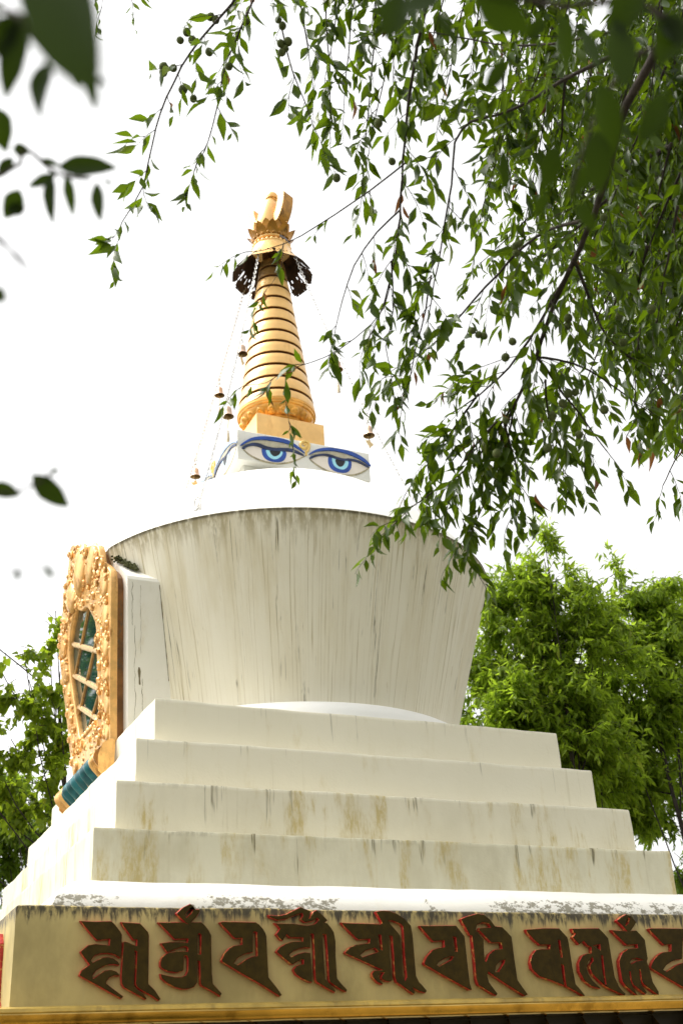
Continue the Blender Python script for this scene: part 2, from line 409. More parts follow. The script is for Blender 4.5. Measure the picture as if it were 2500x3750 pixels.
mb = MB(); square(mb, [(2.47, -2.078), (2.68, -2.078), (2.715, -2.074), (2.724, -2.068), (2.715, -2.061), (2.700, -2.058), (2.690, -2.055), (2.704, -2.036), (2.722, -2.019), (2.722, -2.015), (2.70, -2.012), (2.66, -2.011), (2.50, -2.010)], 60, .0025)
mb.v = [(x, y, z+GZ) for x, y, z in mb.v]; mb.build('brass_cornice', M_BRASS, stupa, (0, 0, GZ-2.012))
mb = MB(); square(mb, [(2.50, -2.008), (2.640, -2.007), (2.645, -2.001), (2.640, -1.985), (2.620, -1.976), (2.50, -1.974)], 60, .002)
mb.v = [(x, y, z+GZ) for x, y, z in mb.v]; mb.build('ochre_ledge', M_OCHRE, stupa, (0, 0, GZ-1.974))

# inscription band with raised letters
mb = MB(); square(mb, [(AF, -1.99), (AF, -1.8), (AF, -1.65), (AF, -1.51), (AF-.004, -1.496), (AF-.018, -1.489), (2.42, -1.485), (2.25, -1.483)], 90, .006)
mb.v = [(x, y, z+GZ) for x, y, z in mb.v]; band = mb.build('inscription_band', M_FRZ, stupa, (0, 0, GZ-1.487))
GLYPHS = [
[[(-2.257,2.53),(-2.174,2.528),(-2.092,2.531),(-2.072,2.514),(-2.041,2.477),(-2.033,2.462),(-2.033,2.367),(-2.04,2.347),(-2.068,2.364),(-2.103,2.371),(-2.143,2.369),(-2.174,2.357),(-2.189,2.337),(-2.18,2.329),(-2.156,2.341),(-2.128,2.354),(-2.099,2.356),(-2.073,2.348),(-2.049,2.332),(-2.04,2.319),(-2.044,2.312),(-2.066,2.317),(-2.092,2.317),(-2.129,2.306),(-2.16,2.287),(-2.177,2.265),(-2.175,2.253),(-2.167,2.257),(-2.142,2.274),(-2.117,2.29),(-2.085,2.294),(-2.056,2.285),(-2.04,2.271),(-2.041,2.261),(-2.067,2.264),(-2.09,2.254),(-2.103,2.239),(-2.106,2.229),(-2.076,2.207),(-2.014,2.165),(-2.027,2.154),(-2.244,2.264),(-2.247,2.27),(-2.237,2.291),(-2.198,2.318),(-2.222,2.346),(-2.244,2.373),(-2.247,2.381),(-2.208,2.413),(-2.169,2.419),(-2.122,2.413),(-2.099,2.412),(-2.098,2.44),(-2.163,2.433),(-2.175,2.443),(-2.212,2.481)]],
[[(-2.043,2.526),(-1.939,2.521),(-1.916,2.499),(-1.894,2.476),(-1.889,2.46),(-1.886,2.224),(-1.852,2.194),(-1.82,2.151),(-1.83,2.141),(-1.86,2.16),(-1.934,2.198),(-1.949,2.21),(-1.956,2.225),(-1.953,2.378),(-1.963,2.383),(-1.962,2.222),(-1.955,2.206),(-1.913,2.179),(-1.892,2.152),(-1.901,2.148),(-2.016,2.207),(-2.028,2.225),(-2.032,2.257),(-2.028,2.383),(-2.026,2.427),(-2.018,2.431),(-2,2.426),(-1.967,2.413),(-1.955,2.41),(-1.954,2.437),(-1.974,2.437),(-2.001,2.471),(-2.029,2.504)]],
[[(-1.845,2.526),(-1.7,2.529),(-1.692,2.525),(-1.719,2.546),(-1.745,2.572),(-1.707,2.605),(-1.667,2.623),(-1.651,2.615),(-1.636,2.595),(-1.614,2.595),(-1.61,2.584),(-1.632,2.552),(-1.657,2.529),(-1.604,2.53),(-1.585,2.516),(-1.56,2.487),(-1.547,2.462),(-1.546,2.383),(-1.543,2.272),(-1.537,2.22),(-1.517,2.201),(-1.489,2.173),(-1.498,2.157),(-1.532,2.177),(-1.6,2.21),(-1.609,2.221),(-1.612,2.331),(-1.623,2.331),(-1.623,2.227),(-1.642,2.205),(-1.672,2.195),(-1.709,2.195),(-1.751,2.206),(-1.793,2.228),(-1.82,2.25),(-1.826,2.272),(-1.794,2.265),(-1.745,2.256),(-1.709,2.256),(-1.688,2.265),(-1.677,2.287),(-1.677,2.347),(-1.686,2.36),(-1.697,2.358),(-1.698,2.29),(-1.707,2.282),(-1.74,2.275),(-1.782,2.281),(-1.815,2.295),(-1.827,2.307),(-1.828,2.329),(-1.818,2.353),(-1.795,2.372),(-1.78,2.376),(-1.741,2.382),(-1.705,2.383),(-1.679,2.38),(-1.677,2.397),(-1.687,2.405),(-1.717,2.401),(-1.747,2.389),(-1.791,2.375),(-1.808,2.397),(-1.827,2.422),(-1.778,2.429),(-1.724,2.429),(-1.681,2.426),(-1.677,2.442),(-1.718,2.442),(-1.751,2.44),(-1.791,2.478),(-1.831,2.514)],[(-1.622,2.466),(-1.615,2.47),(-1.606,2.464),(-1.607,2.368),(-1.622,2.368)],[(-1.694,2.566),(-1.673,2.589),(-1.654,2.6),(-1.651,2.592),(-1.663,2.572),(-1.688,2.552)]],
[[(-1.502,2.529),(-1.485,2.534),(-1.292,2.532),(-1.273,2.521),(-1.251,2.498),(-1.237,2.478),(-1.231,2.458),(-1.228,2.355),(-1.224,2.25),(-1.205,2.228),(-1.177,2.197),(-1.149,2.16),(-1.163,2.152),(-1.273,2.215),(-1.383,2.271),(-1.489,2.329),(-1.492,2.336),(-1.476,2.369),(-1.448,2.397),(-1.422,2.41),(-1.375,2.416),(-1.374,2.448),(-1.413,2.445),(-1.425,2.454),(-1.457,2.485),(-1.491,2.516)],[(-1.308,2.479),(-1.289,2.479),(-1.287,2.359),(-1.318,2.355),(-1.35,2.342),(-1.379,2.324),(-1.401,2.313),(-1.419,2.321),(-1.401,2.344),(-1.375,2.359),(-1.35,2.369),(-1.311,2.375)]],
[[(-1.219,2.57),(-1.163,2.567),(-1.116,2.575),(-1.069,2.596),(-1.025,2.615),(-0.964,2.595),(-0.979,2.559),(-0.973,2.554),(-0.959,2.574),(-0.948,2.592),(-0.927,2.601),(-0.907,2.587),(-0.861,2.545),(-0.879,2.533),(-0.865,2.53),(-0.846,2.51),(-0.827,2.483),(-0.819,2.436),(-0.822,2.354),(-0.819,2.241),(-0.803,2.221),(-0.762,2.181),(-0.769,2.169),(-0.805,2.184),(-0.866,2.22),(-0.871,2.239),(-0.873,2.383),(-0.878,2.469),(-0.896,2.469),(-0.895,2.368),(-0.89,2.239),(-0.877,2.225),(-0.855,2.202),(-0.833,2.179),(-0.837,2.167),(-0.889,2.192),(-0.941,2.22),(-0.952,2.234),(-0.953,2.282),(-0.952,2.383),(-0.954,2.471),(-0.97,2.47),(-0.973,2.398),(-1.006,2.399),(-1.043,2.392),(-1.076,2.38),(-1.1,2.362),(-1.091,2.351),(-1.05,2.369),(-1.01,2.377),(-0.973,2.374),(-0.97,2.311),(-0.967,2.254),(-0.97,2.22),(-0.99,2.223),(-1.029,2.24),(-1.067,2.263),(-1.08,2.286),(-1.066,2.303),(-1.046,2.313),(-1.019,2.317),(-1.019,2.337),(-1.032,2.337),(-1.052,2.327),(-1.081,2.312),(-1.089,2.313),(-1.13,2.342),(-1.178,2.38),(-1.155,2.403),(-1.115,2.423),(-1.081,2.432),(-1.018,2.434),(-1.017,2.451),(-1.094,2.451),(-1.113,2.467),(-1.137,2.435),(-1.15,2.441),(-1.176,2.469),(-1.152,2.499),(-1.165,2.513),(-1.187,2.529),(-1.158,2.526),(-1.071,2.526),(-0.991,2.517),(-0.944,2.524),(-0.916,2.548),(-0.927,2.556),(-0.95,2.541),(-0.977,2.535),(-1.004,2.532),(-1.027,2.55),(-1.013,2.567),(-1.016,2.581),(-1.056,2.57),(-1.111,2.549),(-1.164,2.542),(-1.21,2.557)]],
[[(-0.781,2.535),(-0.748,2.533),(-0.536,2.529),(-0.522,2.534),(-0.54,2.564),(-0.559,2.596),(-0.522,2.603),(-0.469,2.602),(-0.424,2.588),(-0.373,2.559),(-0.337,2.521),(-0.33,2.475),(-0.329,2.398),(-0.327,2.249),(-0.311,2.217),(-0.287,2.195),(-0.266,2.17),(-0.275,2.158),(-0.312,2.166),(-0.35,2.184),(-0.342,2.162),(-0.351,2.151),(-0.412,2.19),(-0.456,2.217),(-0.465,2.244),(-0.463,2.366),(-0.465,2.462),(-0.482,2.462),(-0.484,2.366),(-0.48,2.247),(-0.48,2.225),(-0.499,2.218),(-0.529,2.223),(-0.55,2.238),(-0.545,2.254),(-0.531,2.268),(-0.555,2.266),(-0.566,2.248),(-0.558,2.229),(-0.54,2.212),(-0.545,2.204),(-0.577,2.217),(-0.604,2.245),(-0.607,2.264),(-0.591,2.279),(-0.546,2.283),(-0.575,2.294),(-0.668,2.332),(-0.761,2.368),(-0.766,2.376),(-0.737,2.401),(-0.692,2.417),(-0.61,2.426),(-0.607,2.445),(-0.68,2.442),(-0.697,2.454),(-0.732,2.486),(-0.767,2.517)],[(-0.481,2.545),(-0.458,2.547),(-0.406,2.53),(-0.39,2.514),(-0.39,2.475),(-0.393,2.366),(-0.389,2.243),(-0.401,2.225),(-0.41,2.256),(-0.409,2.398),(-0.409,2.465),(-0.432,2.491),(-0.467,2.526)],[(-0.551,2.468),(-0.536,2.468),(-0.533,2.388),(-0.544,2.391),(-0.554,2.433)],[(-0.67,2.36),(-0.639,2.382),(-0.579,2.398),(-0.558,2.38),(-0.607,2.366),(-0.66,2.351)]],
[[(-0.281,2.521),(-0.037,2.525),(-0.015,2.499),(0.015,2.462),(0.016,2.337),(0.02,2.206),(0.03,2.17),(0.016,2.169),(-0.122,2.235),(-0.268,2.308),(-0.271,2.32),(-0.249,2.353),(-0.207,2.389),(-0.172,2.399),(-0.128,2.405),(-0.127,2.439),(-0.198,2.433),(-0.216,2.449),(-0.275,2.511)],[(-0.066,2.458),(-0.047,2.458),(-0.044,2.381),(-0.06,2.381),(-0.066,2.417)],[(-0.187,2.306),(-0.171,2.322),(-0.135,2.339),(-0.095,2.351),(-0.076,2.351),(-0.09,2.335),(-0.128,2.319),(-0.173,2.3)]],
[[(-0.003,2.56),(0.038,2.576),(0.116,2.594),(0.161,2.589),(0.198,2.564),(0.231,2.523),(0.279,2.519),(0.307,2.494),(0.338,2.463),(0.341,2.336),(0.346,2.222),(0.375,2.182),(0.407,2.14),(0.383,2.132),(0.243,2.209),(0.151,2.266),(0.141,2.252),(0.149,2.212),(0.174,2.18),(0.2,2.148),(0.189,2.137),(0.16,2.149),(0.073,2.197),(0.064,2.229),(0.065,2.317),(0.065,2.377),(0.063,2.466),(0.049,2.47),(0.026,2.511)],[(0.096,2.503),(0.108,2.528),(0.145,2.541),(0.185,2.537),(0.197,2.516),(0.121,2.512),(0.115,2.499),(0.191,2.428),(0.26,2.428),(0.263,2.397),(0.212,2.391),(0.168,2.365),(0.142,2.324),(0.134,2.328),(0.141,2.446),(0.099,2.495)],[(0.198,2.268),(0.21,2.3),(0.238,2.324),(0.272,2.332),(0.265,2.316),(0.221,2.268)]],
[[(0.444,2.505),(0.566,2.514),(0.687,2.514),(0.705,2.495),(0.739,2.461),(0.743,2.433),(0.746,2.301),(0.754,2.194),(0.783,2.164),(0.811,2.13),(0.802,2.124),(0.743,2.154),(0.683,2.182),(0.68,2.225),(0.682,2.301),(0.666,2.305),(0.666,2.235),(0.669,2.185),(0.587,2.214),(0.502,2.238),(0.454,2.279),(0.448,2.319),(0.466,2.359),(0.5,2.389),(0.539,2.394),(0.598,2.394),(0.604,2.416),(0.53,2.416),(0.492,2.446),(0.451,2.487)],[(0.666,2.443),(0.679,2.443),(0.683,2.348),(0.672,2.347),(0.666,2.386)]],
[[(0.779,2.513),(0.811,2.514),(0.982,2.517),(1.015,2.487),(1.043,2.457),(1.046,2.329),(1.049,2.232),(1.071,2.177),(1.089,2.156),(1.113,2.135),(1.099,2.123),(1.044,2.146),(0.993,2.166),(0.963,2.183),(0.93,2.208),(0.884,2.25),(0.873,2.279),(0.877,2.304),(0.906,2.327),(0.901,2.346),(0.87,2.321),(0.85,2.288),(0.855,2.254),(0.882,2.212),(0.931,2.171),(0.928,2.164),(0.866,2.18),(0.818,2.213),(0.79,2.267),(0.796,2.313),(0.827,2.355),(0.862,2.367),(0.9,2.371),(0.903,2.403),(0.88,2.412),(0.853,2.439),(0.816,2.418),(0.776,2.462),(0.8,2.482),(0.786,2.49)],[(0.968,2.354),(0.979,2.354),(0.975,2.245),(0.976,2.191),(0.968,2.191),(0.963,2.266)],[(0.924,2.412),(0.972,2.42),(0.969,2.388)]],
[[(1.075,2.507),(1.102,2.505),(1.191,2.501),(1.164,2.531),(1.124,2.562),(1.163,2.584),(1.206,2.602),(1.244,2.594),(1.279,2.554),(1.254,2.528),(1.226,2.503),(1.266,2.506),(1.295,2.48),(1.323,2.449),(1.322,2.336),(1.312,2.319),(1.322,2.285),(1.332,2.2),(1.365,2.144),(1.361,2.123),(1.34,2.132),(1.261,2.184),(1.248,2.201),(1.249,2.273),(1.242,2.273),(1.238,2.218),(1.244,2.18),(1.275,2.141),(1.261,2.129),(1.178,2.184),(1.169,2.21),(1.171,2.26),(1.163,2.26),(1.162,2.214),(1.171,2.18),(1.199,2.126),(1.188,2.126),(1.116,2.181),(1.099,2.206),(1.096,2.299),(1.098,2.314),(1.101,2.329),(1.132,2.371),(1.181,2.395),(1.256,2.401),(1.257,2.419),(1.174,2.416),(1.126,2.457),(1.084,2.496)],[(1.192,2.545),(1.219,2.58),(1.229,2.576),(1.215,2.549),(1.192,2.534)],[(1.179,2.313),(1.197,2.332),(1.238,2.34),(1.275,2.329),(1.229,2.323),(1.189,2.307)]],
[[(1.365,2.515),(1.39,2.52),(1.658,2.519),(1.682,2.505),(1.707,2.478),(1.722,2.454),(1.725,2.43),(1.703,2.309),(1.682,2.187),(1.703,2.161),(1.734,2.124),(1.764,2.081),(1.744,2.072),(1.606,2.145),(1.467,2.212),(1.334,2.28),(1.332,2.288),(1.362,2.327),(1.408,2.36),(1.447,2.375),(1.514,2.381),(1.523,2.42),(1.469,2.416),(1.454,2.426),(1.418,2.463),(1.377,2.5)],[(1.623,2.455),(1.65,2.456),(1.622,2.315),(1.578,2.31),(1.53,2.295),(1.486,2.274),(1.452,2.261),(1.43,2.271),(1.46,2.297),(1.499,2.315),(1.537,2.327),(1.593,2.333)]]]
EYES = {
'left': {'white': [(-0.5846,6.7508),(-0.5061,6.8032),(-0.4474,6.804),(-0.3791,6.7855),(-0.3001,6.7848),(-0.2303,6.7983),(-0.1599,6.812),(-0.0998,6.8075),(-0.0013,6.7974),(-0.072,6.7431),(-0.1538,6.6957),(-0.254,6.6641),(-0.3624,6.6564),(-0.45,6.6714),(-0.5273,6.6987)], 'brow': [(-0.6228,6.7802),(-0.5639,6.8395),(-0.5047,6.8812),(-0.4256,6.9099),(-0.3263,6.9245),(-0.2264,6.9282),(-0.1364,6.9136),(-0.0672,6.8731),(0.0092,6.8069),(-0.0582,6.8446),(-0.1277,6.8753),(-0.1876,6.8873),(-0.2874,6.8891),(-0.3966,6.8835),(-0.4855,6.8626),(-0.5446,6.8328),(-0.6084,6.7778)], 'band': [(-0.6114,6.7709),(-0.5447,6.8264),(-0.4856,6.8551),(-0.3968,6.8749),(-0.2877,6.8804),(-0.1878,6.8786),(-0.1281,6.8634),(-0.0586,6.8338),(-0.0043,6.799),(-0.0887,6.8365),(-0.1488,6.8464),(-0.2292,6.8328),(-0.2992,6.8202),(-0.3684,6.8206),(-0.4369,6.8391),(-0.4957,6.836),(-0.5644,6.8033)], 'lash': [(-0.6086,6.7598),(-0.5646,6.7948),(-0.4958,6.8296),(-0.437,6.8327),(-0.3686,6.8142),(-0.2994,6.8116),(-0.2294,6.8285),(-0.1489,6.841),(-0.0889,6.8311),(-0.0095,6.7947),(-0.025,6.7875),(-0.1,6.8042),(-0.16,6.8087),(-0.2304,6.7951),(-0.3002,6.7816),(-0.3791,6.7823),(-0.4475,6.8008),(-0.5061,6.8),(-0.5551,6.7798),(-0.5847,6.7434)], 'lid': [(-0.5846,6.7508),(-0.5271,6.7061),(-0.4499,6.6798),(-0.3622,6.6648),(-0.2538,6.6726),(-0.1535,6.7042),(-0.0717,6.7517),(0.0112,6.8062),(0.0171,6.8009),(-0.0703,6.7349),(-0.152,6.6875),(-0.2543,6.6556),(-0.3646,6.6475),(-0.4541,6.6622),(-0.5351,6.693),(-0.5924,6.7429)], 'iris': [(-0.4172,6.7961),(-0.4171,6.7515),(-0.4053,6.7115),(-0.3717,6.681),(-0.3228,6.6723),(-0.2536,6.679),(-0.2133,6.7004),(-0.1871,6.7426),(-0.1821,6.8077),(-0.2302,6.8005),(-0.3001,6.787),(-0.379,6.7887)], 'ring': [(-0.379,6.7887),(-0.3778,6.7538),(-0.3561,6.7156),(-0.3221,6.6978),(-0.2826,6.701),(-0.2421,6.7321),(-0.2212,6.768),(-0.2182,6.8028),(-0.3001,6.787)], 'pupil': [(-0.3436,6.787),(-0.3403,6.7611),(-0.3212,6.7361),(-0.2967,6.728),(-0.2696,6.7417),(-0.2461,6.7654),(-0.2362,6.7993),(-0.3001,6.787)]},
'right': {'white': [(0.0402,6.7698),(0.103,6.8109),(0.1758,6.8335),(0.2378,6.8367),(0.2887,6.8202),(0.3609,6.8111),(0.4245,6.8264),(0.4773,6.8331),(0.5399,6.823),(0.6387,6.7954),(0.5657,6.7327),(0.4786,6.6842),(0.3734,6.665),(0.2703,6.6677),(0.1791,6.6884),(0.0993,6.7272)], 'brow': [(0.0298,6.8141),(0.085,6.8648),(0.1481,6.8989),(0.2424,6.926),(0.3363,6.9301),(0.441,6.9284),(0.5344,6.9022),(0.5959,6.8698),(0.6478,6.819),(0.6442,6.7986),(0.5731,6.8457),(0.4906,6.8773),(0.3868,6.8981),(0.2617,6.8991),(0.1572,6.8734),(0.0946,6.8504),(0.042,6.8132)], 'band': [(0.0437,6.806),(0.0942,6.8428),(0.1568,6.8657),(0.2613,6.8903),(0.3863,6.8892),(0.49,6.8684),(0.5725,6.8368),(0.6398,6.7967),(0.5721,6.8301),(0.5101,6.8513),(0.4364,6.8516),(0.3728,6.8362),(0.3106,6.8419),(0.2595,6.8561),(0.1976,6.8583),(0.1039,6.8294)], 'lash': [(0.0337,6.7847),(0.1037,6.8251),(0.1974,6.8539),(0.2593,6.8517),(0.3104,6.8374),(0.3726,6.8329),(0.4362,6.8483),(0.5099,6.848),(0.5719,6.8268),(0.6354,6.7948),(0.6167,6.7847),(0.5396,6.8185),(0.4771,6.8287),(0.4242,6.8219),(0.3607,6.8067),(0.2884,6.8148),(0.2376,6.8323),(0.1756,6.8291),(0.1029,6.8065),(0.0398,6.7622)], 'lid': [(0.0404,6.7752),(0.0996,6.7348),(0.1795,6.696),(0.2707,6.6753),(0.3738,6.6726),(0.4791,6.693),(0.5662,6.7415),(0.6446,6.8042),(0.6461,6.7957),(0.5693,6.7247),(0.478,6.6755),(0.3729,6.6574),(0.2657,6.6582),(0.1746,6.6801),(0.0949,6.7188),(0.0339,6.7653)], 'iris': [(0.2252,6.8321),(0.2204,6.7986),(0.2214,6.7555),(0.2368,6.7152),(0.2816,6.6858),(0.3537,6.683),(0.4117,6.699),(0.4456,6.7432),(0.4567,6.8051),(0.4478,6.8308),(0.4245,6.8264),(0.361,6.8122),(0.2887,6.8202)], 'ring': [(0.258,6.8275),(0.2604,6.7736),(0.2839,6.7294),(0.3451,6.7137),(0.3873,6.7269),(0.4191,6.7708),(0.4255,6.8266),(0.361,6.8122),(0.2887,6.8202)], 'pupil': [(0.2907,6.8184),(0.2928,6.7797),(0.3109,6.7506),(0.3362,6.7402),(0.3629,6.7538),(0.3856,6.7863),(0.3905,6.8178),(0.361,6.8122)]}}
SPIRAL = [(0.0089,6.7993),(0.0083,6.8337),(0.0233,6.8529),(0.0367,6.8826),(0.0422,6.9163),(0.032,6.9416),(0.0016,6.9465),(-0.0296,6.9294),(-0.046,6.899),(-0.0368,6.8737),(-0.0148,6.866),(0.0081,6.8792),(0.0172,6.9027),(0.0076,6.9182),(-0.009,6.9106),(-0.0074,6.8979)]
def letter(loops, side=0, shift=0.0):
    D, B = .019, .0065
    vs, fs, cap = curve_solid(loops, D-B, B, 1)
    mb = MB(); ox, oz = loops[0][0]
    tr = (lambda v: (v.x+shift, -(AF+.016)-v.z, v.y)) if side == 0 else (lambda v: (-(AF+.016)-v.z, -(v.x+shift), v.y))
    W = [tr(v) for v in vs]
    mb.add(W, fs)
    mb.m = [0 if c else 1 for c in cap]
    return mb.build('letter', [M_LETTER, M_RED], band, (*W[0][:2], W[0][2]), True, 30)
for g in GLYPHS: letter(g)
for k, e in ((8, 2.36), (6, 1.98), (3, 1.58), (0, 1.20), (9, .80), (2, .42), (11, .0), (1, -.42), (10, -.82), (4, -1.20), (5, -1.66)):
    letter(GLYPHS[k], 1, e-max(q[0] for q in GLYPHS[k][0]))

mb = MB(); square(mb, [(2.355, -1.492), (2.352, -1.46), (2.338, -1.42), (2.308, -1.376), (2.262, -1.336), (2.20, -1.305), (2.14, -1.288), (2.08, -1.28), (1.95, -1.275)], 90, .007)
mb.v = [(x, y, z+GZ) for x, y, z in mb.v]; mb.build('coping', M_COPE, stupa, (0, 0, GZ-1.278))
for k in (3, 2, 1, 0):
    zb = (T[k+1] if k < 3 else -1.285)-.012
    mb = MB(); a = A[k]
    h = T[k]-zb
    square(mb, [(a, zb), (a, zb+h*.3), (a, zb+h*.6), (a, T[k]-.03), (a-.001, T[k]-.010), (a-.005, T[k]-.002), (a-.016, T[k]), (a-.1, T[k]+.001), (a-.30, T[k]+.003)], 90, .0085, 0, k*3.7)
    mb.v = [(x, y, z+GZ) for x, y, z in mb.v]
    mb.build('terrace', M_TER[(0, 0, 1, 2)[k]], stupa, (0, 0, GZ+T[k]))

# bowl shaped dome
mb = MB(); lathe(mb, [(1.582, .0), (1.575, .04), (1.545, .095), (1.48, .135), (1.30, .165)], 128)
mb.v = [(x, y, z+GZ) for x, y, z in mb.v]; mb.build('ring_moulding', M_CAP, stupa, (0, 0, GZ+.165))
prof = []
for i in range(25):
    t = i/24; prof.append((1.418+.405*t-.006*math.sin(PI*t), .15+1.382*t))
prof += [(1.827, 1.539), (1.823, 1.546), (1.79, 1.548)]
mb = MB(); lathe(mb, prof, 192)
mb.v = [(x*(1+.0018*noise.noise(Vector((x*1.4, y*1.4, z*1.4)))), y*(1+.0018*noise.noise(Vector((x*1.4, y*1.4, z*1.4)))), z+GZ) for x, y, z in mb.v]
def behind_window(q):
    lim = -(1.594+.100*(q[2]-GZ))+.028
    return (max(q[0], lim), q[1], q[2]) if abs(q[1]) < .9 and q[2] < GZ+1.9 and q[0] < 0 else q
mb.v = [behind_window(q) for q in mb.v]
mb.build('dome_body', M_DOME, stupa, (0, 0, GZ+1.538))
prof = [(1.812, 1.546)]
for i in range(1, 30):
    r = 1.812*(1-i/30*.97); prof.append((r, 1.550+1.0*(1-(r/1.812)**2.7)))
mb = MB(); lathe(mb, prof, 128); mb.v = [(x, y, z+GZ) for x, y, z in mb.v]
mb.v = [behind_window(q) for q in mb.v]
mb.build('dome_cap', M_CAP, stupa, (0, 0, GZ+2.6))

# ---- niche on the left face: white block, carved gilded window, lotus sill
def nw(u, v, w=0.0):                    # window plane: u along +Y, v up the slope, w outwards
    return (-(1.594+.100*v)-w*.995, u, GZ+v+w*.0)
def solid_on(mb, loops, w0, extr, bevel, mi_cap=0, mi_side=0):
    vs, fs, cap = curve_solid([[(-x, y) for x, y in L] for L in loops], extr, bevel, 1)
    mb.add([nw(-v.x, v.y, w0+v.z) for v in vs], fs); mb.m[-len(fs):] = [mi_cap if c else mi_side for c in cap]
def mir(H): return H+[(-x, y) for x, y in reversed(H) if abs(x) > 1e-6]
OUT = smoothpoly([(.10, 1.84), (-.02, 1.775), (-.15, 1.72), (-.30, 1.69), (-.47, 1.62), (-.60, 1.55), (-.62, 1.37), (-.70, 1.36), (-.83, 1.27), (-.90, 1.19), (-.83, .94), (-.71, .48), (-.60, .03), (-.60, -.02), (.60, -.01), (.68, .28), (.74, .57), (.86, .95), (.915, 1.22), (.83, 1.37), (.72, 1.43), (.70, 1.58), (.63, 1.66), (.49, 1.73), (.39, 1.85), (.33, 1.95), (.20, 1.93)][::-1])
INN = smoothpoly([(.31, .20), (.42, .53), (.55, .90), (.54, 1.10), (.46, 1.24), (.34, 1.31), (.26, 1.37), (.17, 1.31), (.02, 1.24), (-.13, 1.23), (-.27, 1.10), (-.38, .98), (-.36, .81), (-.33, .5), (-.30, .20)])
OUT = [(a, b) for a, b in OUT]
blk = [(0, 1.80), (.30, 1.72), (.46, 1.58), (.62, 1.44), (.955, 1.17), (.965, 1.14), (.80, .44), (.69, .0)]
L = mir(blk); n = len(L)
mb = MB()
fr_ = [nw(u, v-.005, -.055) for u, v in L]
bk_ = [(-1.0, u, GZ+v-.005) for u, v in L]
mb.add(fr_+bk_, [tuple(range(n))]+[(i, (i+1) % n, n+(i+1) % n, n+i) for i in range(n)])
niche = mb.build('niche', M_WHITE, stupa, (-1.4, 0, GZ+1.42), True, 25)
mb = MB(); solid_on(mb, [OUT, INN], .024, .020, .008)
# carved relief: big shells, scrolls and beads over the frame
def inside(L, x, y):
    c = False
    for i in range(len(L)):
        (a, b), (d, e) = L[i], L[i-1]
        if (b > y) != (e > y) and x < (d-a)*(y-b)/(e-b)+a: c = not c
    return c
def nrm(u, v): return nw(u, v, .042)
Rw = Matrix(((0, 0, -1), (1, 0, 0), (0, 1, 0)))       # local x->Y, y->Z, z-> -X
def shell(u, v, r, s=(1, 1, .55), rot=0.0, k=7, g=.12):
    R2 = Rw @ Matrix.Rotation(rot, 3, 'Z')
    ball(mb, nrm(u, v), r, 18, 10, 0, (s[0], s[1], s[2]*.40), lambda a, t: 1+g*abs(math.sin(k*.5*a)), R2)
def scroll(u, v, r, flip=1, rot=0.0):
    pts = []
    for i in range(16):
        a = rot+flip*i*.42; rr = r*(1-i/18); pts.append(nw(u+rr*math.cos(a), v+rr*math.sin(a), .056+.012*i/16))
    tube(mb, pts, [.019*(1-.5*i/16) for i in range(16)], 5)
for sgn in (1, -1):
    for i, (u, v, r) in enumerate([(.56, .30, .085), (.585, .52, .092), (.63, .74, .098), (.675, .97, .108), (.70, 1.22, .115), (.52, .10, .075)]):
        shell(sgn*u, v, r, (.82, 1.25, .75), sgn*.18, 9, .10)
        shell(sgn*(u+.02), v-r*1.2, r*.45, (.6, 1.2, .8), sgn*.3)
        scroll(sgn*u, v+r*1.35, r*.5, sgn, 1.2)
        scroll(sgn*(u-.055), v-r*.4, .03, -sgn, .3); scroll(sgn*(u+.075), v+r*.5, .032, sgn, 2)
    shell(sgn*.36, 1.50, .14, (.8, 1.15, .8), -sgn*.5, 11, .12); scroll(sgn*.52, 1.46, .07, sgn)
    scroll(sgn*.22, 1.68, .07, sgn, .5); scroll(sgn*.45, 1.36, .05, -sgn); shell(sgn*.16, 1.55, .06)
shell(0, 1.60, .17, (.8, 1.3, .85), 0, 11, .12); shell(0, 1.40, .06, (1.2, .7, .8)); shell(0, 1.79, .05)
cnt = 0
while cnt < 620:
    u, v = rng.uniform(-.92, .92), rng.uniform(0, 1.9)
    if inside(OUT, u*1.06, v) and not inside(INN, u*.9, v*.99+.0):
        r = rng.uniform(.010, .024); ball(mb, nrm(u, v), r, 7, 5, 0, (1, rng.uniform(.7, 1.6), .9), None, Rw @ Matrix.Rotation(rng.uniform(0, 3), 3, 'Z')); cnt += 1
        if cnt % 7 == 0: scroll(u, v, rng.uniform(.02, .04), 1 if u > 0 else -1, rng.uniform(0, 6))
mb.build('window_frame', M_CARVE, niche, (-1.7, 0, GZ+.9), True, 50)
mb = MB(); solid_on(mb, [[(a*.955, b*.97+.01) for a, b in OUT], [(a*1.15, b*1.05-.03) for a, b in INN]], -.028, .030, .002); mb.build('frame_backing', M_BACK, niche, (-1.6, 0, GZ+.9), True, 30)
mb = MB(); solid_on(mb, [[(x*1.04, y*1.01-.005) for x, y in INN]], .006, .003, .001); mb.build('window_glass', M_GLASS, niche, (-1.65, 0, GZ+.8), False)
g0 = None
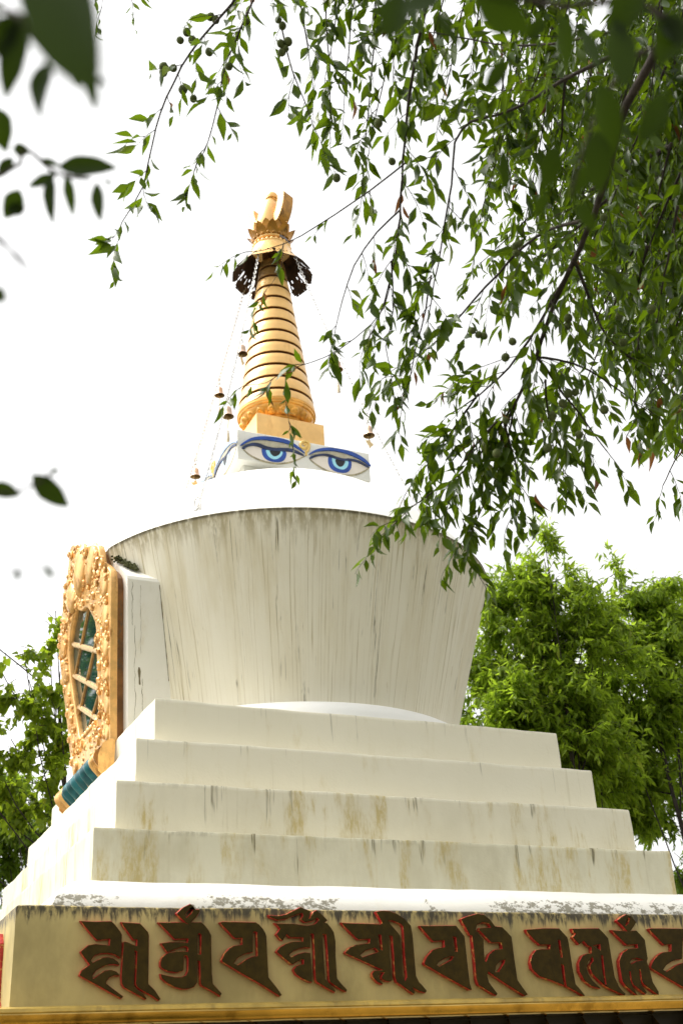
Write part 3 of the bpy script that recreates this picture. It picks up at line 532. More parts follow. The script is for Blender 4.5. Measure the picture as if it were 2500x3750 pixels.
for (u0, v0, u1, v1) in [(.50, 1.13, -.40, .74), (.52, .86, -.36, .44), (.40, .55, -.32, .20)]:
    mb = MB(); d = Vector((u1-u0, v1-v0)).normalized(); nn = Vector((-d.y, d.x))*.022
    for off, w in ((0, .022), (.0, .034)):
        q = 1 if w < .03 else .5
        P4 = [(u0+nn.x*q, v0+nn.y*q), (u1+nn.x*q, v1+nn.y*q), (u1-nn.x*q, v1-nn.y*q), (u0-nn.x*q, v0-nn.y*q)]
        vs = [nw(a, b, w) for a, b in P4]+[nw(a, b, -.02) for a, b in P4]
        mb.add(vs, [(0, 1, 2, 3), (0, 4, 5, 1), (1, 5, 6, 2), (2, 6, 7, 3), (3, 7, 4, 0)])
    mb.build('lattice_bar', M_FRAMEWOOD, niche, nw((u0+u1)/2, (v0+v1)/2), False)
for (u0, v0, u1, v1) in [(-.14, 1.29, .49, .86), (-.38, .98, .42, .50), (-.35, .52, .32, .21)]:
    mb = MB(); tube(mb, [nw(u0, v0, .014), nw(u1, v1, .014)], .015, 6)
    mb.build('lattice_bar', M_GOLDW, niche, nw((u0+u1)/2, (v0+v1)/2), True)
# balustrade under the glass
mb = MB()
for a, b, w0, w1 in ((.20, .225, .0, .045), (.115, .13, .0, .035), (-.01, .02, .0, .045)):
    vs = [nw(-.36, a, w1), nw(.36, a, w1), nw(.36, b, w1), nw(-.36, b, w1), nw(-.36, a, w0), nw(.36, a, w0), nw(.36, b, w0), nw(-.36, b, w0)]
    mb.add(vs, [(0, 1, 2, 3), (0, 4, 5, 1), (3, 2, 6, 7)])
mb.add([nw(-.36, 0, .012), nw(.36, 0, .012), nw(.36, .21, .012), nw(-.36, .21, .012)], [(0, 1, 2, 3)], 1)
for i in range(7):
    u = -.27+.09*i
    ball(mb, nw(u, .255, .030), .027, 10, 8, 0, (1, 1, 1.2)); tube(mb, [nw(u, .02, .026), nw(u, .20, .026)], .008, 5)
mb.build('balustrade', [M_CARVE, M_TEAL], niche, nw(0, .1), True)
# lotus sill: bulging teal petals with gilt ends
mb = MB(); NU, NV = 120, 12
vs = []
for j in range(NV+1):
    t = j/NV
    for i in range(NU+1):
        u = -.66+1.32*i/NU
        pet = abs(math.sin((u/.66)*PI*4.5))**.6
        bul = math.sin(PI*min(1, t*.9+.1))*(.040+.085*pet*math.sin(PI*t))
        vs.append((-(1.655+bul), u*(1-.04*t*t), GZ-.012-.30*t*(1-.18*(1-pet)*t)))
fs = []; ms = []
for j in range(NV):
    for i in range(NU):
        fs.append((j*(NU+1)+i, (j+1)*(NU+1)+i, (j+1)*(NU+1)+i+1, j*(NU+1)+i+1))
        u = -.66+1.32*(i+.5)/NU; pet = abs(math.sin((u/.66)*PI*4.5))
        ms.append(1 if (abs(u) > .47 or pet < .25 and j > 2 or j < 1 or j > 10) else 0)
mb.add(vs, fs); mb.m = ms
for u in (-.66, .66):
    ring = [(-1.655, u, GZ-.012), (-1.715, u, GZ-.05), (-1.745, u, GZ-.14), (-1.735, u*.97, GZ-.25), (-1.66, u*.96, GZ-.312), (-1.62, u*.96, GZ-.312), (-1.62, u, GZ-.012)]
    mb.add(ring, [tuple(range(7)) if u < 0 else tuple(range(6, -1, -1))], 1)
mb.build('lotus_sill', [M_TEAL, M_CARVE], niche, (-1.68, 0, GZ-.15), True, 60)
# moss in the joint over the niche, old hole and crack in the block
mb = MB()
for i in range(260):
    t = rng.uniform(0, 1); w_ = .03*math.sin(PI*min(1, t*.8+.15)); y = -.66-.22*t+rng.normal(0, w_*.4); x = -1.66+.10*t+rng.normal(0, w_); z = GZ+1.448-.19*t+rng.normal(0, .006)
    ball(mb, (x, y, z), rng.uniform(.006, .015), 5, 4, 0, (1, 1, .7))
mb.build('moss', M_MOSS, niche, (-1.6, -.7, GZ+1.4))
# cracks, an old fixing hole and the dirty joint on the side of the niche block
def side_u(v): return .80+(v-.44)*(.965-.80)/(1.14-.44) if v > .44 else .69+v*.25
def side_pt(v, off):
    u = -side_u(v); return Vector((nw(u, v, -.055)[0]+off, u-.0025, GZ+v-.005))
def strip(P, w):
    vs = []
    for k, (v, o) in enumerate(P):
        ww = w*(.35+1.2*abs(noise.noise(Vector((v*14, o*9, 1.7))))); vs += [side_pt(v, o-ww), side_pt(v, o+ww)]
    mb.add(vs, [(2*k, 2*k+1, 2*k+3, 2*k+2) for k in range(len(P)-1)])
mb = MB()
def wig(v0, v1, o, a, sd): return [(v0+(v1-v0)*k/40, o+a*noise.noise(Vector((k*.16, sd, 0)))+a*.4*noise.noise(Vector((k*.7, sd, 3)))) for k in range(41)]
strip(wig(1.12, .80, .035, .012, 1), .0022); strip(wig(.80, .05, .055, .016, 2), .002); strip(wig(1.10, .60, .10, .010, 3), .0012)
strip(wig(.42, .04, .11, .010, 4), .002); strip([(.50, .085), (.495, .086), (.47, .087), (.42, .088), (.385, .090), (.375, .091)], .012)
J = []
for k in range(40):
    v = 1.12-.70*k/39; u = side_u(v); r_ = 1.418+.405*(v-.15)/1.382-.006*math.sin(PI*(v-.15)/1.382)
    J.append((v, -math.sqrt(r_*r_-u*u)-nw(-u, v, -.055)[0]-.004))
strip(J, .004)
mb.build('cracks', M_CRACK, niche, tuple(side_pt(.6, .05)), False)
# ---- harmika with the painted eyes
HQ, HB, HT = .640, 2.547, 2.845
mb = MB(); square(mb, [(.50, 2.42), (.55, 2.42), (.555, HB-.005)], 12, .001); square(mb, [(.55, HB-.004), (HQ-.03, HB-.002), (HQ-.006, HB), (HQ, HB+.006), (HQ, HB+.1), (HQ, HB+.2), (HQ, HT-.008), (HQ-.006, HT), (HQ-.03, HT+.001), (.25, HT+.002)], 40, .002)
mb.v = [(x, y, z+GZ) for x, y, z in mb.v]; har = mb.build('harmika', M_HARM, stupa, (0, 0, GZ+HT))
def eye(d, side):
    mb = MB()
    tr = (lambda x, y, w: (x, -(HQ+.0015)-w, y)) if side == 0 else (lambda x, y, w: (-(HQ+.0015)-w, -x, y))
    for i, (k, sm) in enumerate([('white', 1), ('lid', 1), ('band', 1), ('iris', 2), ('ring', 2), ('pupil', 2), ('lash', 1), ('brow', 1)]):
        flat(mb, smoothpoly(d[k], sm), tr, .0012*(i+1)+(.002 if k in ('lash', 'brow') else 0), i)
    return mb.build('painted_eye', [M_SCLERA, M_OLIVE, M_BEIGE, (M_BLUE, M_BLUELIT)[side], (M_SKY, M_SKYLIT)[side], M_BLACK, M_NAVY, (M_BLUE, M_BLUELIT)[side]], har, tr(*d['pupil'][0], 0), False)
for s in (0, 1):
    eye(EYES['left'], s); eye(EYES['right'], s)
    P = [Vector((x, y, 0)) for x, y in smoothpoly(SPIRAL, 0)]
    mb = MB(); pts = []
    for i in range(len(P)-1):
        for q in range(4):
            p = P[i].lerp(P[i+1], q/4); pts.append((p.x, -(HQ+.001), p.y) if s == 0 else (-(HQ+.001), -p.x, p.y))
    tube(mb, pts, [.005+.010*min(1, 1.4*math.sin(PI*(.12+.8*i/len(pts)))) for i in range(len(pts))], 6)
    mb.build('curled_nose', M_SPI, har, pts[0])

# ---- gilded spire
GB = .339
mb = MB(); square(mb, [(GB, HT+.002), (GB, 3.0), (GB, 3.255), (GB-.004, 3.261), (GB-.02, 3.262), (.1, 3.263)], 14, .0012)
mb.v = [(x, y, z+GZ) for x, y, z in mb.v]; mb.build('spire_base', M_GOLD, stupa, (0, 0, GZ+3.26))
mb = MB(); lathe(mb, [(.20, 3.262), (.285, 3.275), (.30, 3.30), (.29, 3.33), (.315, 3.35), (.35, 3.40), (.352, 3.425), (.368, 3.432), (.372, 3.45), (.381, 3.455), (.381, 3.475), (.36, 3.48)], 72)
for i in range(18):
    a = 2*PI*i/18; R_ = Matrix.Rotation(a, 3, 'Z') @ Matrix.Rotation(.55, 3, 'Y')
    ball(mb, (.322*math.cos(a), .322*math.sin(a), 3.365), .048, 12, 8, 0, (.45, .95, 1.0), None, R_)
    ball(mb, (.345*math.cos(a), .345*math.sin(a), 3.375), .026, 10, 6, 0, (.6, .95, 1.0), None, R_)
mb.v = [(x, y, z+GZ) for x, y, z in mb.v]; mb.build('lotus_collar', M_GOLDD, stupa, (0, 0, GZ+3.37))
RZ = [(.380, 3.459), (.364, 3.595), (.339, 3.752), (.318, 3.903), (.299, 4.054), (.282, 4.201), (.261, 4.345), (.240, 4.494), (.219, 4.645), (.200, 4.803), (.178, 4.956), (.157, 5.096), (.140, 5.235), (.125, 5.36)]
mb = MB(); lathe(mb, [(r-.032, z) for r, z in RZ]+[(.10, 5.5)], 48); mb.v = [(x, y, z+GZ) for x, y, z in mb.v]
spire = mb.build('spire', M_BROWN, stupa, (0, 0, GZ+4.2))
for k in range(len(RZ)-1):
    (r0, z0), (r1, z1) = RZ[k], RZ[k+1]
    if k == 0: z0 = 3.476
    top = z1-.030; rt = r1+.0035
    mb = MB(); lathe(mb, [(r0-.034, z0+.001), (r0-.004, z0)], 72, 1); lathe(mb, [(r0-.004, z0), (r0, z0+.004), (r0-.001, z0+.012), ((r0+rt)/2, (z0+top)/2), (rt+.001, top-.006), (rt-.004, top), (r1-.034, top+.004)], 72)
    mb.v = [(x, y, z+GZ) for x, y, z in mb.v]
    mb.build('spire_ring', [M_GOLDW if k > 10 else M_GOLD, M_BROWN], spire, (0, 0, GZ+z0))
# pierced parasol with scalloped leaf edge
mb = MB(); NA, NP = 320, 26
def prad(t): return .200+.012*t+.20*t**1.55
def pz(t): return 5.515-.345*t**1.08
def keep(i, j):
    a = (i+.5)/NA*10 % 1.0; t = (j+.5)/NP; b = abs(a-.5)
    edge = 1.03-.15*(abs(2*b)**2.6)-.05*(1-abs(math.cos(PI*(a-.5)*3)))
    if t > edge: return False
    if t > .58 and b > .462-.045*math.sin((t-.5)*9) and t < .86: return False
    if (b-.20)**2*9+(t-.66)**2*14 < .030 and abs(b-.2) < .05: return False
    if (b-.33)**2*9+(t-.78)**2*10 < .018: return False
    if .64 < t < .80 and b < .022 and int((i+.5)/NA*10) % 2: return False
    return True
vs = []
for sh in (0, .007):
    for j in range(NP+1):
        t = j/NP
        for i in range(NA):
            a = 2*PI*i/NA; wob = 1+.012*math.cos(10*a)*t
            r = prad(t)*wob+.004-sh; vs.append((r*math.cos(a), r*math.sin(a), GZ+pz(t)-sh*.5))
O = (NP+1)*NA; fs = []; ms = []
for j in range(NP):
    for i in range(NA):
        if not keep(i, j): continue
        i2 = (i+1) % NA
        fs.append((j*NA+i, (j+1)*NA+i, (j+1)*NA+i2, j*NA+i2)); ms.append(0)
        fs.append((O+j*NA+i, O+j*NA+i2, O+(j+1)*NA+i2, O+(j+1)*NA+i)); ms.append(1)
        for (di, dj, e) in ((1, 0, ((j, i2), (j+1, i2))), (-1, 0, ((j+1, i), (j, i))), (0, 1, ((j+1, i2), (j+1, i))), (0, -1, ((j, i), (j, i2)))):
            jj = j+dj
            if jj < 0: continue
            if jj >= NP or not keep((i+di) % NA, jj):
                (p, q), (r_, s_) = e; fs.append((p*NA+q, r_*NA+s_, O+r_*NA+s_, O+p*NA+q)[::-1]); ms.append(1)
mb.add(vs, fs); mb.m = ms
mb.build('parasol', [M_GOLD, M_PATINA], stupa, (0, 0, GZ+5.4), True, 50)
mb = MB(); lathe(mb, [(.10, 5.50), (.205, 5.512), (.21, 5.525), (.195, 5.545), (.178, 5.56), (.172, 5.575), (.10, 5.58)], 60)
for i in range(26):
    a = 2*PI*i/26; ball(mb, (.196*math.cos(a), .196*math.sin(a), 5.533), .020, 8, 6, 0, (.8, .8, 1.3))
mb.v = [(x, y, z+GZ) for x, y, z in mb.v]; mb.build('parasol_collar', M_GOLD, stupa, (0, 0, GZ+5.54))
mb = MB(); n = 72
tor = []
for k in range(9):
    t = 2*PI*k/8; tor.append((.178+.017*math.cos(t), 5.592+.017*math.sin(t)))
lathe(mb, tor, n)
for i, f in enumerate(mb.f):
    a = (i % n)/n*2*PI
    if 4.75 < a < 6.1: mb.m[i] = 1
mb.v = [(x, y, z+GZ) for x, y, z in mb.v]; mb.build('crown_ring', [M_GOLD, M_LEAD], stupa, (0, 0, GZ+5.59))
# lotus crown
mb = MB(); lathe(mb, [(.10, 5.595), (.165, 5.600), (.17, 5.63), (.18, 5.66), (.15, 5.685), (.05, 5.69)], 48)
def petal(a, r0, z0, r1, z1, w, mi=0):
    ns, nt = 6, 8; vs = []
    for side in (0, 1):
        for j in range(nt+1):
            t = j/nt
            ww = w*math.sin(PI*min(1, .28+t*.72))**.7*(1 if t < .98 else 0)
            rr = r0+(r1-r0)*(t**1.35); zz = z0+(z1-z0)*t
            for i in range(ns+1):
                s = (i/ns-.5)*2; x = rr-.018*(1-s*s)*(1-t)*-1-side*.007
                y = s*ww; vs.append((x*math.cos(a)-y*math.sin(a), x*math.sin(a)+y*math.cos(a), zz-.012*abs(s)*t))
    k = ns+1; O = (nt+1)*k; fs = []
    for j in range(nt):
        for i in range(ns):
            fs.append((j*k+i, j*k+i+1, (j+1)*k+i+1, (j+1)*k+i)); fs.append((O+j*k+i, O+(j+1)*k+i, O+(j+1)*k+i+1, O+j*k+i+1))
    for j in range(nt): fs.append((j*k, (j+1)*k, O+(j+1)*k, O+j*k)); fs.append((j*k+ns, O+j*k+ns, O+(j+1)*k+ns, (j+1)*k+ns))
    mb.add(vs, fs, mi)
for i in range(10):
    petal(2*PI*i/10, .165, 5.615, .262, 5.755, .060)
    petal(2*PI*(i+.5)/10, .160, 5.640, .225, 5.80, .060)
for i in range(20):
    a = 2*PI*(i+.25)/20; ball(mb, (.192*math.cos(a), .192*math.sin(a), 5.625), .017, 8, 6)
mb.v = [(x, y, z+GZ) for x, y, z in mb.v]; mb.build('lotus_crown', M_BRONZE, stupa, (0, 0, GZ+5.65), True, 50)
# crescent moon (its plane faces the niche side) and the jewel standing in it
mb = MB(); N = 40; W2 = .074; P = []
for i in range(N+1):
    th = -PI*.50+PI*1.0*i/N                        # horn to horn through the bottom
    s = abs(th)/(PI*.5)
    ro = .262; yo = ro*math.sin(th); zo = 6.14-.40*math.cos(th)
    yi = (ro-.088)*math.sin(th); zi = 6.14-(.40-.11)*math.cos(th)
    P.append(((yo, zo), (yi, zi)))
vs = []
for (yo, zo), (yi, zi) in P:
    vs += [(-W2, yo, zo), (W2, yo, zo), (W2, yi, zi), (-W2, yi, zi)]
fs = []
for i in range(N):
    for k in range(4): fs.append((i*4+k, i*4+(k+1) % 4, (i+1)*4+(k+1) % 4, (i+1)*4+k))
fs += [(3, 2, 1, 0), (N*4, N*4+1, N*4+2, N*4+3)]
Rz = Matrix.Rotation(.45, 3, 'Z')
mb.add([Rz @ Vector(v) for v in vs], [f[::-1] for f in fs]); mb.m = [1 if i % 4 == 0 and i < 4*N else 0 for i in range(len(fs))]; mb.v = [(x, y, z+GZ) for x, y, z in mb.v]
mb.build('crescent_moon', [M_GOLD, M_BRONZE], stupa, (0, 0, GZ+5.75), True, 35)  # outer edge in darker bronze: tarnish, with its shade painted in
mb = MB(); lathe(mb, [(.02, 5.68), (.08, 5.70), (.125, 5.78), (.138, 5.88), (.130, 5.98), (.108, 6.08), (.080, 6.16), (.055, 6.205), (.04, 6.215)], 32)
mb.v = [(x*.92-.035+.09*max(0, z-5.8), y*.95, z+GZ) for x, y, z in mb.v]
mb.build('jewel', M_GOLD, stupa, (-.02, 0, GZ+5.8))
mb = MB(); ball(mb, (.022, 0, GZ+6.262), .066, 20, 14); lathe(mb, [(.058, GZ+6.225), (.069, GZ+6.232), (.069, GZ+6.243), (.062, GZ+6.25)], 24, 0, .022); mb.build('sun_ball', M_GOLD, stupa, (.022, 0, GZ+6.26))

# ------------------------------------------------------------------ chains and bells
def chain_ends(ph):
    return Vector((.365*math.cos(ph), .365*math.sin(ph), GZ+5.20)), Vector((1.77*math.cos(ph), 1.77*math.sin(ph), GZ+1.60))
def sag(A_, B_, t): return A_.lerp(B_, t)-Vector((0, 0, .14*4*t*(1-t)))
def link(mb, p, d, up, l, w, r):
    s = d.cross(up).normalized(); pts = []
    for i in range(10):
        a = 2*PI*i/10; pts.append(p+d*(l*math.cos(a))+s*(w*math.sin(a)))
    pts.append(pts[0]); tube(mb, pts, r, 4, 0, False)
def make_chain(ph, label):
    A_, B_ = chain_ends(ph)
    t0 = empty('bell_chain', B_, label, 'chain', 'chains from the parasol to the dome rim')
    mb = MB(); n = int((A_-B_).length/.036)
    for i in range(n):
        p = sag(A_, B_, i/n); d = (sag(A_, B_, (i+1)/n)-p).normalized()
        up = d.orthogonal().normalized(); up = up if i % 2 == 0 else d.cross(up)
        link(mb, p, d, up, .027, .012, .0031)
    mb.build('links', M_CHAIN, t0, B_)
    mb = MB(); pts = []
    rad = Vector((math.cos(ph), math.sin(ph), 0)); tn = Vector((-math.sin(ph), math.cos(ph), 0))
    for i in range(13):
        a = PI*i/12; pts.append(B_+Vector((0, 0, .015))+tn*(.045*math.cos(a)*(.35+.65*math.sin(a)))+Vector((0, 0, .19*math.sin(a)-.05))-rad*.02)
    tube(mb, pts, .006, 6); mb.build('anchor_hook', M_CHAIN, t0, B_)
    return A_, B_
def make_bell(p, label, plate='leaf', tassel=True, turn=0.0):
    b = empty('wind_bell', p, label, 'bell', 'small bells hanging from the chains')
    X, Y, Z = p
    mb = MB(); 
    for i in range(3): link(mb, Vector((X, Y, Z-.018-.030*i)), Vector((0, 0, 1)), Vector((1, 0, 0)) if i % 2 else Vector((0, 1, 0)), .020, .011, .0036)
    mb.build('hanger', M_CHAIN, b, p)
    z = Z-.098
    mb = MB(); pr = [(.004, 0), (.010, -.002), (.012, -.012), (.026, -.018), (.032, -.030), (.034, -.055), (.036, -.078), (.043, -.094), (.051, -.102), (.052, -.107)]
    lathe(mb, [(r, z+q) for r, q in pr], 28, 0, X, Y)
    lathe(mb, [(.052, z-.107), (.046, z-.104), (.032, z-.08), (.029, z-.04), (.006, z-.025)], 28, 1, X, Y)
    mb.build('bell_body', [M_BELL, M_BELLIN], b, (X, Y, z))
    mb = MB(); tube(mb, [(X, Y, z-.02), (X, Y, z-.10), (X, Y, z-.14)], .004, 6); ball(mb, (X, Y, z-.118), .013, 10, 8, 0, (1, 1, 1.5)); mb.build('clapper', M_BELLIN, b, (X, Y, z-.1))
    # cut metal wind plate
    h = [(0, 0), (.010, -.006), (.014, -.016), (.030, -.026), (.052, -.022), (.046, -.046), (.030, -.060), (.012, -.072), (.006, -.088), (0, -.094)]
    if plate == 'crescent': h = [(0, 0), (.012, -.012), (.022, -.034), (.048, -.036), (.038, -.058), (.012, -.066), (0, -.068)]
    L = [(x, y) for x, y in h]+[(-x, y) for x, y in h[-2:0:-1]]
    vs, fs, cap = curve_solid([L[::-1]], .0015, .0005, 0)
    c_, s_ = math.cos(turn), math.sin(turn); mb = MB()
    mb.add([(X+v.x*c_-v.z*s_, Y+v.x*s_+v.z*c_, z-.142+v.y) for v in vs], fs); mb.build('wind_plate', M_PLATE, b, (X, Y, z-.142), True, 30)
    if tassel:
        mb = MB(); ball(mb, (X, Y, z-.252), .008, 8, 6); tube(mb, [(X, Y, z-.236), (X, Y, z-.25)], .002, 4)
        for i in range(14):
            a = 2*PI*i/14; tube(mb, [(X, Y, z-.255), (X+.009*math.cos(a), Y+.009*math.sin(a), z-.29), (X+.013*math.cos(a+.3), Y+.013*math.sin(a+.3), z-.36)], [.004, .0045, .0015], 4)
        mb.build('tassel', M_TASSEL, b, (X, Y, z-.3))
def along(A_, B_, px, py):
    best = None
    for i in range(401):
        p = sag(A_, B_, i/400); d = np.array(p)-CAM; zz = d @ cF
        q = (1250+FPX*(d @ cR)/zz, 1875-FPX*(d @ cU)/zz); e = abs(q[1]-py)
        if best is None or e < best[0]: best = (e, p)
    return best[1]-Vector((0, 0, .008))
cA = make_chain(2.122, 'long steel chain farthest to the left of the gilded spire, running down behind the dome')
cB = make_chain(3.952, 'steel chain just left of the gilded spire, hooked to the front rim of the dome')
cC = make_chain(-1.237, 'steel chain right of the gilded spire, passing behind the leaves')
make_bell(along(*cA, 816, 1385), 'rosy bell with tassel beside the spire, upper one on the far left chain', 'leaf', True, 1.3)
make_bell(along(*cA, 713, 1680), 'lowest rosy bell, at the left above the dome with a pale crescent plate', 'crescent', False, .2)
make_bell(along(*cB, 900, 1228), 'highest rosy bell, overlapping the rings at the left edge of the spire', 'leaf', False, .9)
make_bell(along(*cB, 866, 1450), 'rosy bell close to the left edge of the gilded lotus collar', 'leaf', True, 1.35)
make_bell(along(*cC, 1210, 1285), 'bell right of the spire half hidden by leaves, with a cream tassel below', 'leaf', True, .4)
make_bell(along(*cC, 1322, 1520), 'rosy bell above the right hand painted eye with a pale leaf plate', 'leaf', False, .45)
# ------------------------------------------------------------------ vegetation
def unit(a): return a/np.maximum(np.linalg.norm(a, axis=-1, keepdims=True), 1e-9)
ST_FINE = (np.array([0, .10, .24, .44, .66, .86, 1.0]), np.array([.05, .06, .60, 1.0, .80, .36, .02]))
ST_NEAR = (np.linspace(0, 1, 17), np.array([.04]+[max(.01, math.sin(PI*min(1, max(0, (q-.05)/.95))**.85)**.8) for q in np.linspace(0, 1, 17)[1:]]))
ST_COARSE = (np.array([0, .28, .62, 1.0]), np.array([.06, .95, .85, .02]))
ST_HEART = (np.array([0, .16, .20, .42, .72, 1.0]), np.array([.03, .03, .85, 1.0, .55, .02]))
class Leaves:
    def __init__(s): s.c = []; s.d = []; s.n = []; s.L = []; s.W = []
    def add(s, c, d, n, L, W): s.c.append(c); s.d.append(d); s.n.append(n); s.L.append(L); s.W.append(W)
    def build(s, name, mat, parent, st=ST_FINE, droop=.25, fold=.22):
        if not s.c: return None
        C, D, Nn = np.array(s.c), unit(np.array(s.d)), np.array(s.n); L, W = np.array(s.L), np.array(s.W); k = len(C)
        S = unit(np.cross(Nn, D)); Nn = np.cross(D, S)
        t, w = st; m = len(t)
        dr = droop*rng.uniform(.2, 1.9, k)*np.where(rng.random(k) < .85, 1, -.4); tw = rng.normal(0, .35, k); fo = fold*rng.uniform(.3, 1.8, k)
        V = np.zeros((k, m, 3, 3), np.float32)
        for j in range(m):
            base = C + D*(L*t[j])[:, None] - Nn*(L*dr*t[j]**2)[:, None]
            a = tw*t[j]; side = S*np.cos(a)[:, None]+Nn*np.sin(a)[:, None]; nor = Nn*np.cos(a)[:, None]-S*np.sin(a)[:, None]
            for i, q in enumerate((-1, 0, 1)):
                wav = 1+(.12*math.sin(j*2.1+i) if m < 10 else .03*math.sin(j*1.1+i))
                V[:, j, i] = base + side*(W*.5*w[j]*q*wav)[:, None] + nor*(W*w[j]*fo*abs(q))[:, None]
        V = V.reshape(-1, 3)
        if parent is not None: V = V-np.array(wloc(parent), np.float32)
        q = []
        for j in range(m-1):
            for i in range(2): q.append((j*3+i, j*3+i+1, (j+1)*3+i+1, (j+1)*3+i))
        F = (np.array(q)[None]+(np.arange(k)*m*3)[:, None, None]).reshape(-1, 4)
        me = bpy.data.meshes.new(name)
        me.vertices.add(len(V)); me.vertices.foreach_set('co', V.ravel())
        me.loops.add(F.size); me.loops.foreach_set('vertex_index', F.ravel().astype(np.int32))
        me.polygons.add(len(F)); me.polygons.foreach_set('loop_start', np.arange(0, F.size, 4, dtype=np.int32))
        me.materials.append(mat); me.update(calc_edges=True); me.shade_smooth()
        o = bpy.data.objects.new(name, me); COL.objects.link(o)
        if parent is not None: o.parent = parent
        return o
def path(P, step=.12, wob=0.0):
    """smooth polyline through the points"""
    P = [np.array(p, float) for p in P]; out = []
    for i in range(len(P)-1):
        p0, p1, p2, p3 = P[max(i-1, 0)], P[i], P[i+1], P[min(i+2, len(P)-1)]
        n = max(2, int(np.linalg.norm(p2-p1)/step))
        for k in range(n):
            t = k/n; out.append(.5*((2*p1)+(-p0+p2)*t+(2*p0-5*p1+4*p2-p3)*t*t+(-p0+3*p1-3*p2+p3)*t**3))
    out.append(P[-1]); out = np.array(out)
    if wob:
        for a in range(3): out[:, a] += np.convolve(rng.normal(0, wob, len(out)+4), np.ones(5)/5, 'valid')
    return out
def rad_line(n, r0, r1): return [r0+(r1-r0)*(i/max(1, n-1))**.8 for i in range(n)]
LSC = 1.0
DOWN = np.array([0, 0, -1.0])
def twig(mb, lv, p, d, L, leaf, n, r=.0022, droop=1.0, wr=.31, dead=None, start=.08):
    """a hanging shoot with alternate leaves"""
    pts = [np.array(p)]; d = unit(np.array(d)); seg = 7
    for i in range(seg):
        d = unit(d+DOWN*droop*.16+rng.normal(0, .10, 3)); pts.append(pts[-1]+d*L/seg)
    tube(mb, pts, [r*(1-.75*i/seg) for i in range(seg+1)], 4, 0, False)
    pts = np.array(pts)
    for i in range(n):
        t = start+(1-start)*(i+rng.random()*.7)/n; s = min(t, .999)*seg; k = int(s); q = pts[k]*(1-s+k)+pts[k+1]*(s-k)
        ax = unit(pts[k+1]-pts[k]); rnd = rng.normal(0, 1, 3); sd = unit(np.cross(ax, rnd))
        ld = unit(ax*.55+sd*.75+DOWN*rng.uniform(.2, 1.1)*droop)
        nn = unit(rng.normal(0, .55, 3)+np.array([0, 0, .75])-ld*.2)
        l = leaf*LSC*rng.uniform(.5, 1.15)*(1-.25*(t > .9))
        if dead is not None and rng.random() < .012: dead.add(q, unit(ld+DOWN), nn, l*.8, l*.17)
        else: lv.add(q, ld, nn, l, l*wr*rng.uniform(.8, 1.2))
    return pts
def limb(tree, P, r0, r1, lv, dead=None, every=.13, tl=(.22, .55), leaf=.118, nl=14, skip=.0, droop=.82, wob=.012, sub=0.25):
    """one branch of a tree (its twigs included) with its leaves"""
    pts = path(P, .07, wob); mb = MB(); tube(mb, pts, rad_line(len(pts), r0, r1), 7 if r0 > .008 else 5)
    seglen = np.linalg.norm(np.diff(pts, axis=0), axis=1); tot = seglen.sum(); s = tot*skip; cum = np.concatenate([[0], np.cumsum(seglen)])
    while s < tot:
        k = min(np.searchsorted(cum, s, 'right')-1, len(pts)-2); p = pts[k]+(pts[k+1]-pts[k])*((s-cum[k])/max(seglen[k], 1e-6))
        ax = unit(pts[k+1]-pts[k]); sd = unit(np.cross(ax, rng.normal(0, 1, 3)))
        d = unit(ax*.6+sd*.8+DOWN*.35); L = rng.uniform(*tl)*(1-.35*s/tot)
        q = twig(mb, lv, p, d, L, leaf, max(3, int(nl*1.25*L/.4)), droop=droop, dead=dead)
        if rng.random() < sub: twig(mb, lv, q[3], unit(d+rng.normal(0, .5, 3)), L*.6, leaf, max(3, int(nl*L/.7)), droop=droop, dead=dead)
        s += every*rng.uniform(.5, 1.5)
    twig(mb, lv, pts[-1], unit(pts[-1]-pts[-3]), .22, leaf, 8, droop=droop, dead=dead)
    mb.build('branch', M_BARK, tree, tuple(pts[0]), True, 60)
    return pts
def A3(L): return [at(*q) for q in L]

# ---- the peach tree whose boughs hang over the picture from the right
base = at(4300, 2600, 4.6); base[2] = 0
peach = empty('peach_tree', tuple(base), 'peach tree with drooping green boughs and small green fruits hanging in front of the spire', 'tree')
PL, PD = Leaves(), Leaves()
fork = at(3300, 700, 4.2)
mb = MB(); tp = path([base, base+np.array([.05, .08, 1.0]), base*.4+fork*.6-np.array([0, 0, .45]), fork], .15, .01)
tube(mb, tp, rad_line(len(tp), .15, .075), 12)
mb.build('trunk', M_BARK, peach, tuple(base), True, 60)
main = A3([(3300, 700, 4.2), (2800, 120, 4.2), (2480, 95, 4.2), (2376, 240, 4.3), (2296, 383, 4.4), (2232, 606, 4.6), (2144, 845, 4.8), (2089, 988, 4.95), (2009, 1180, 5.1), (1961, 1307, 5.2), (1880, 1483, 5.3), (1850, 1560, 5.35)])
limb(peach, main, .030, .006, PL, PD, .16, (.25, .5), .10, 10, .45)
def B(L, r0=.010, r1=.003, **k): return limb(peach, A3(L), r0, r1, PL, PD, **k)
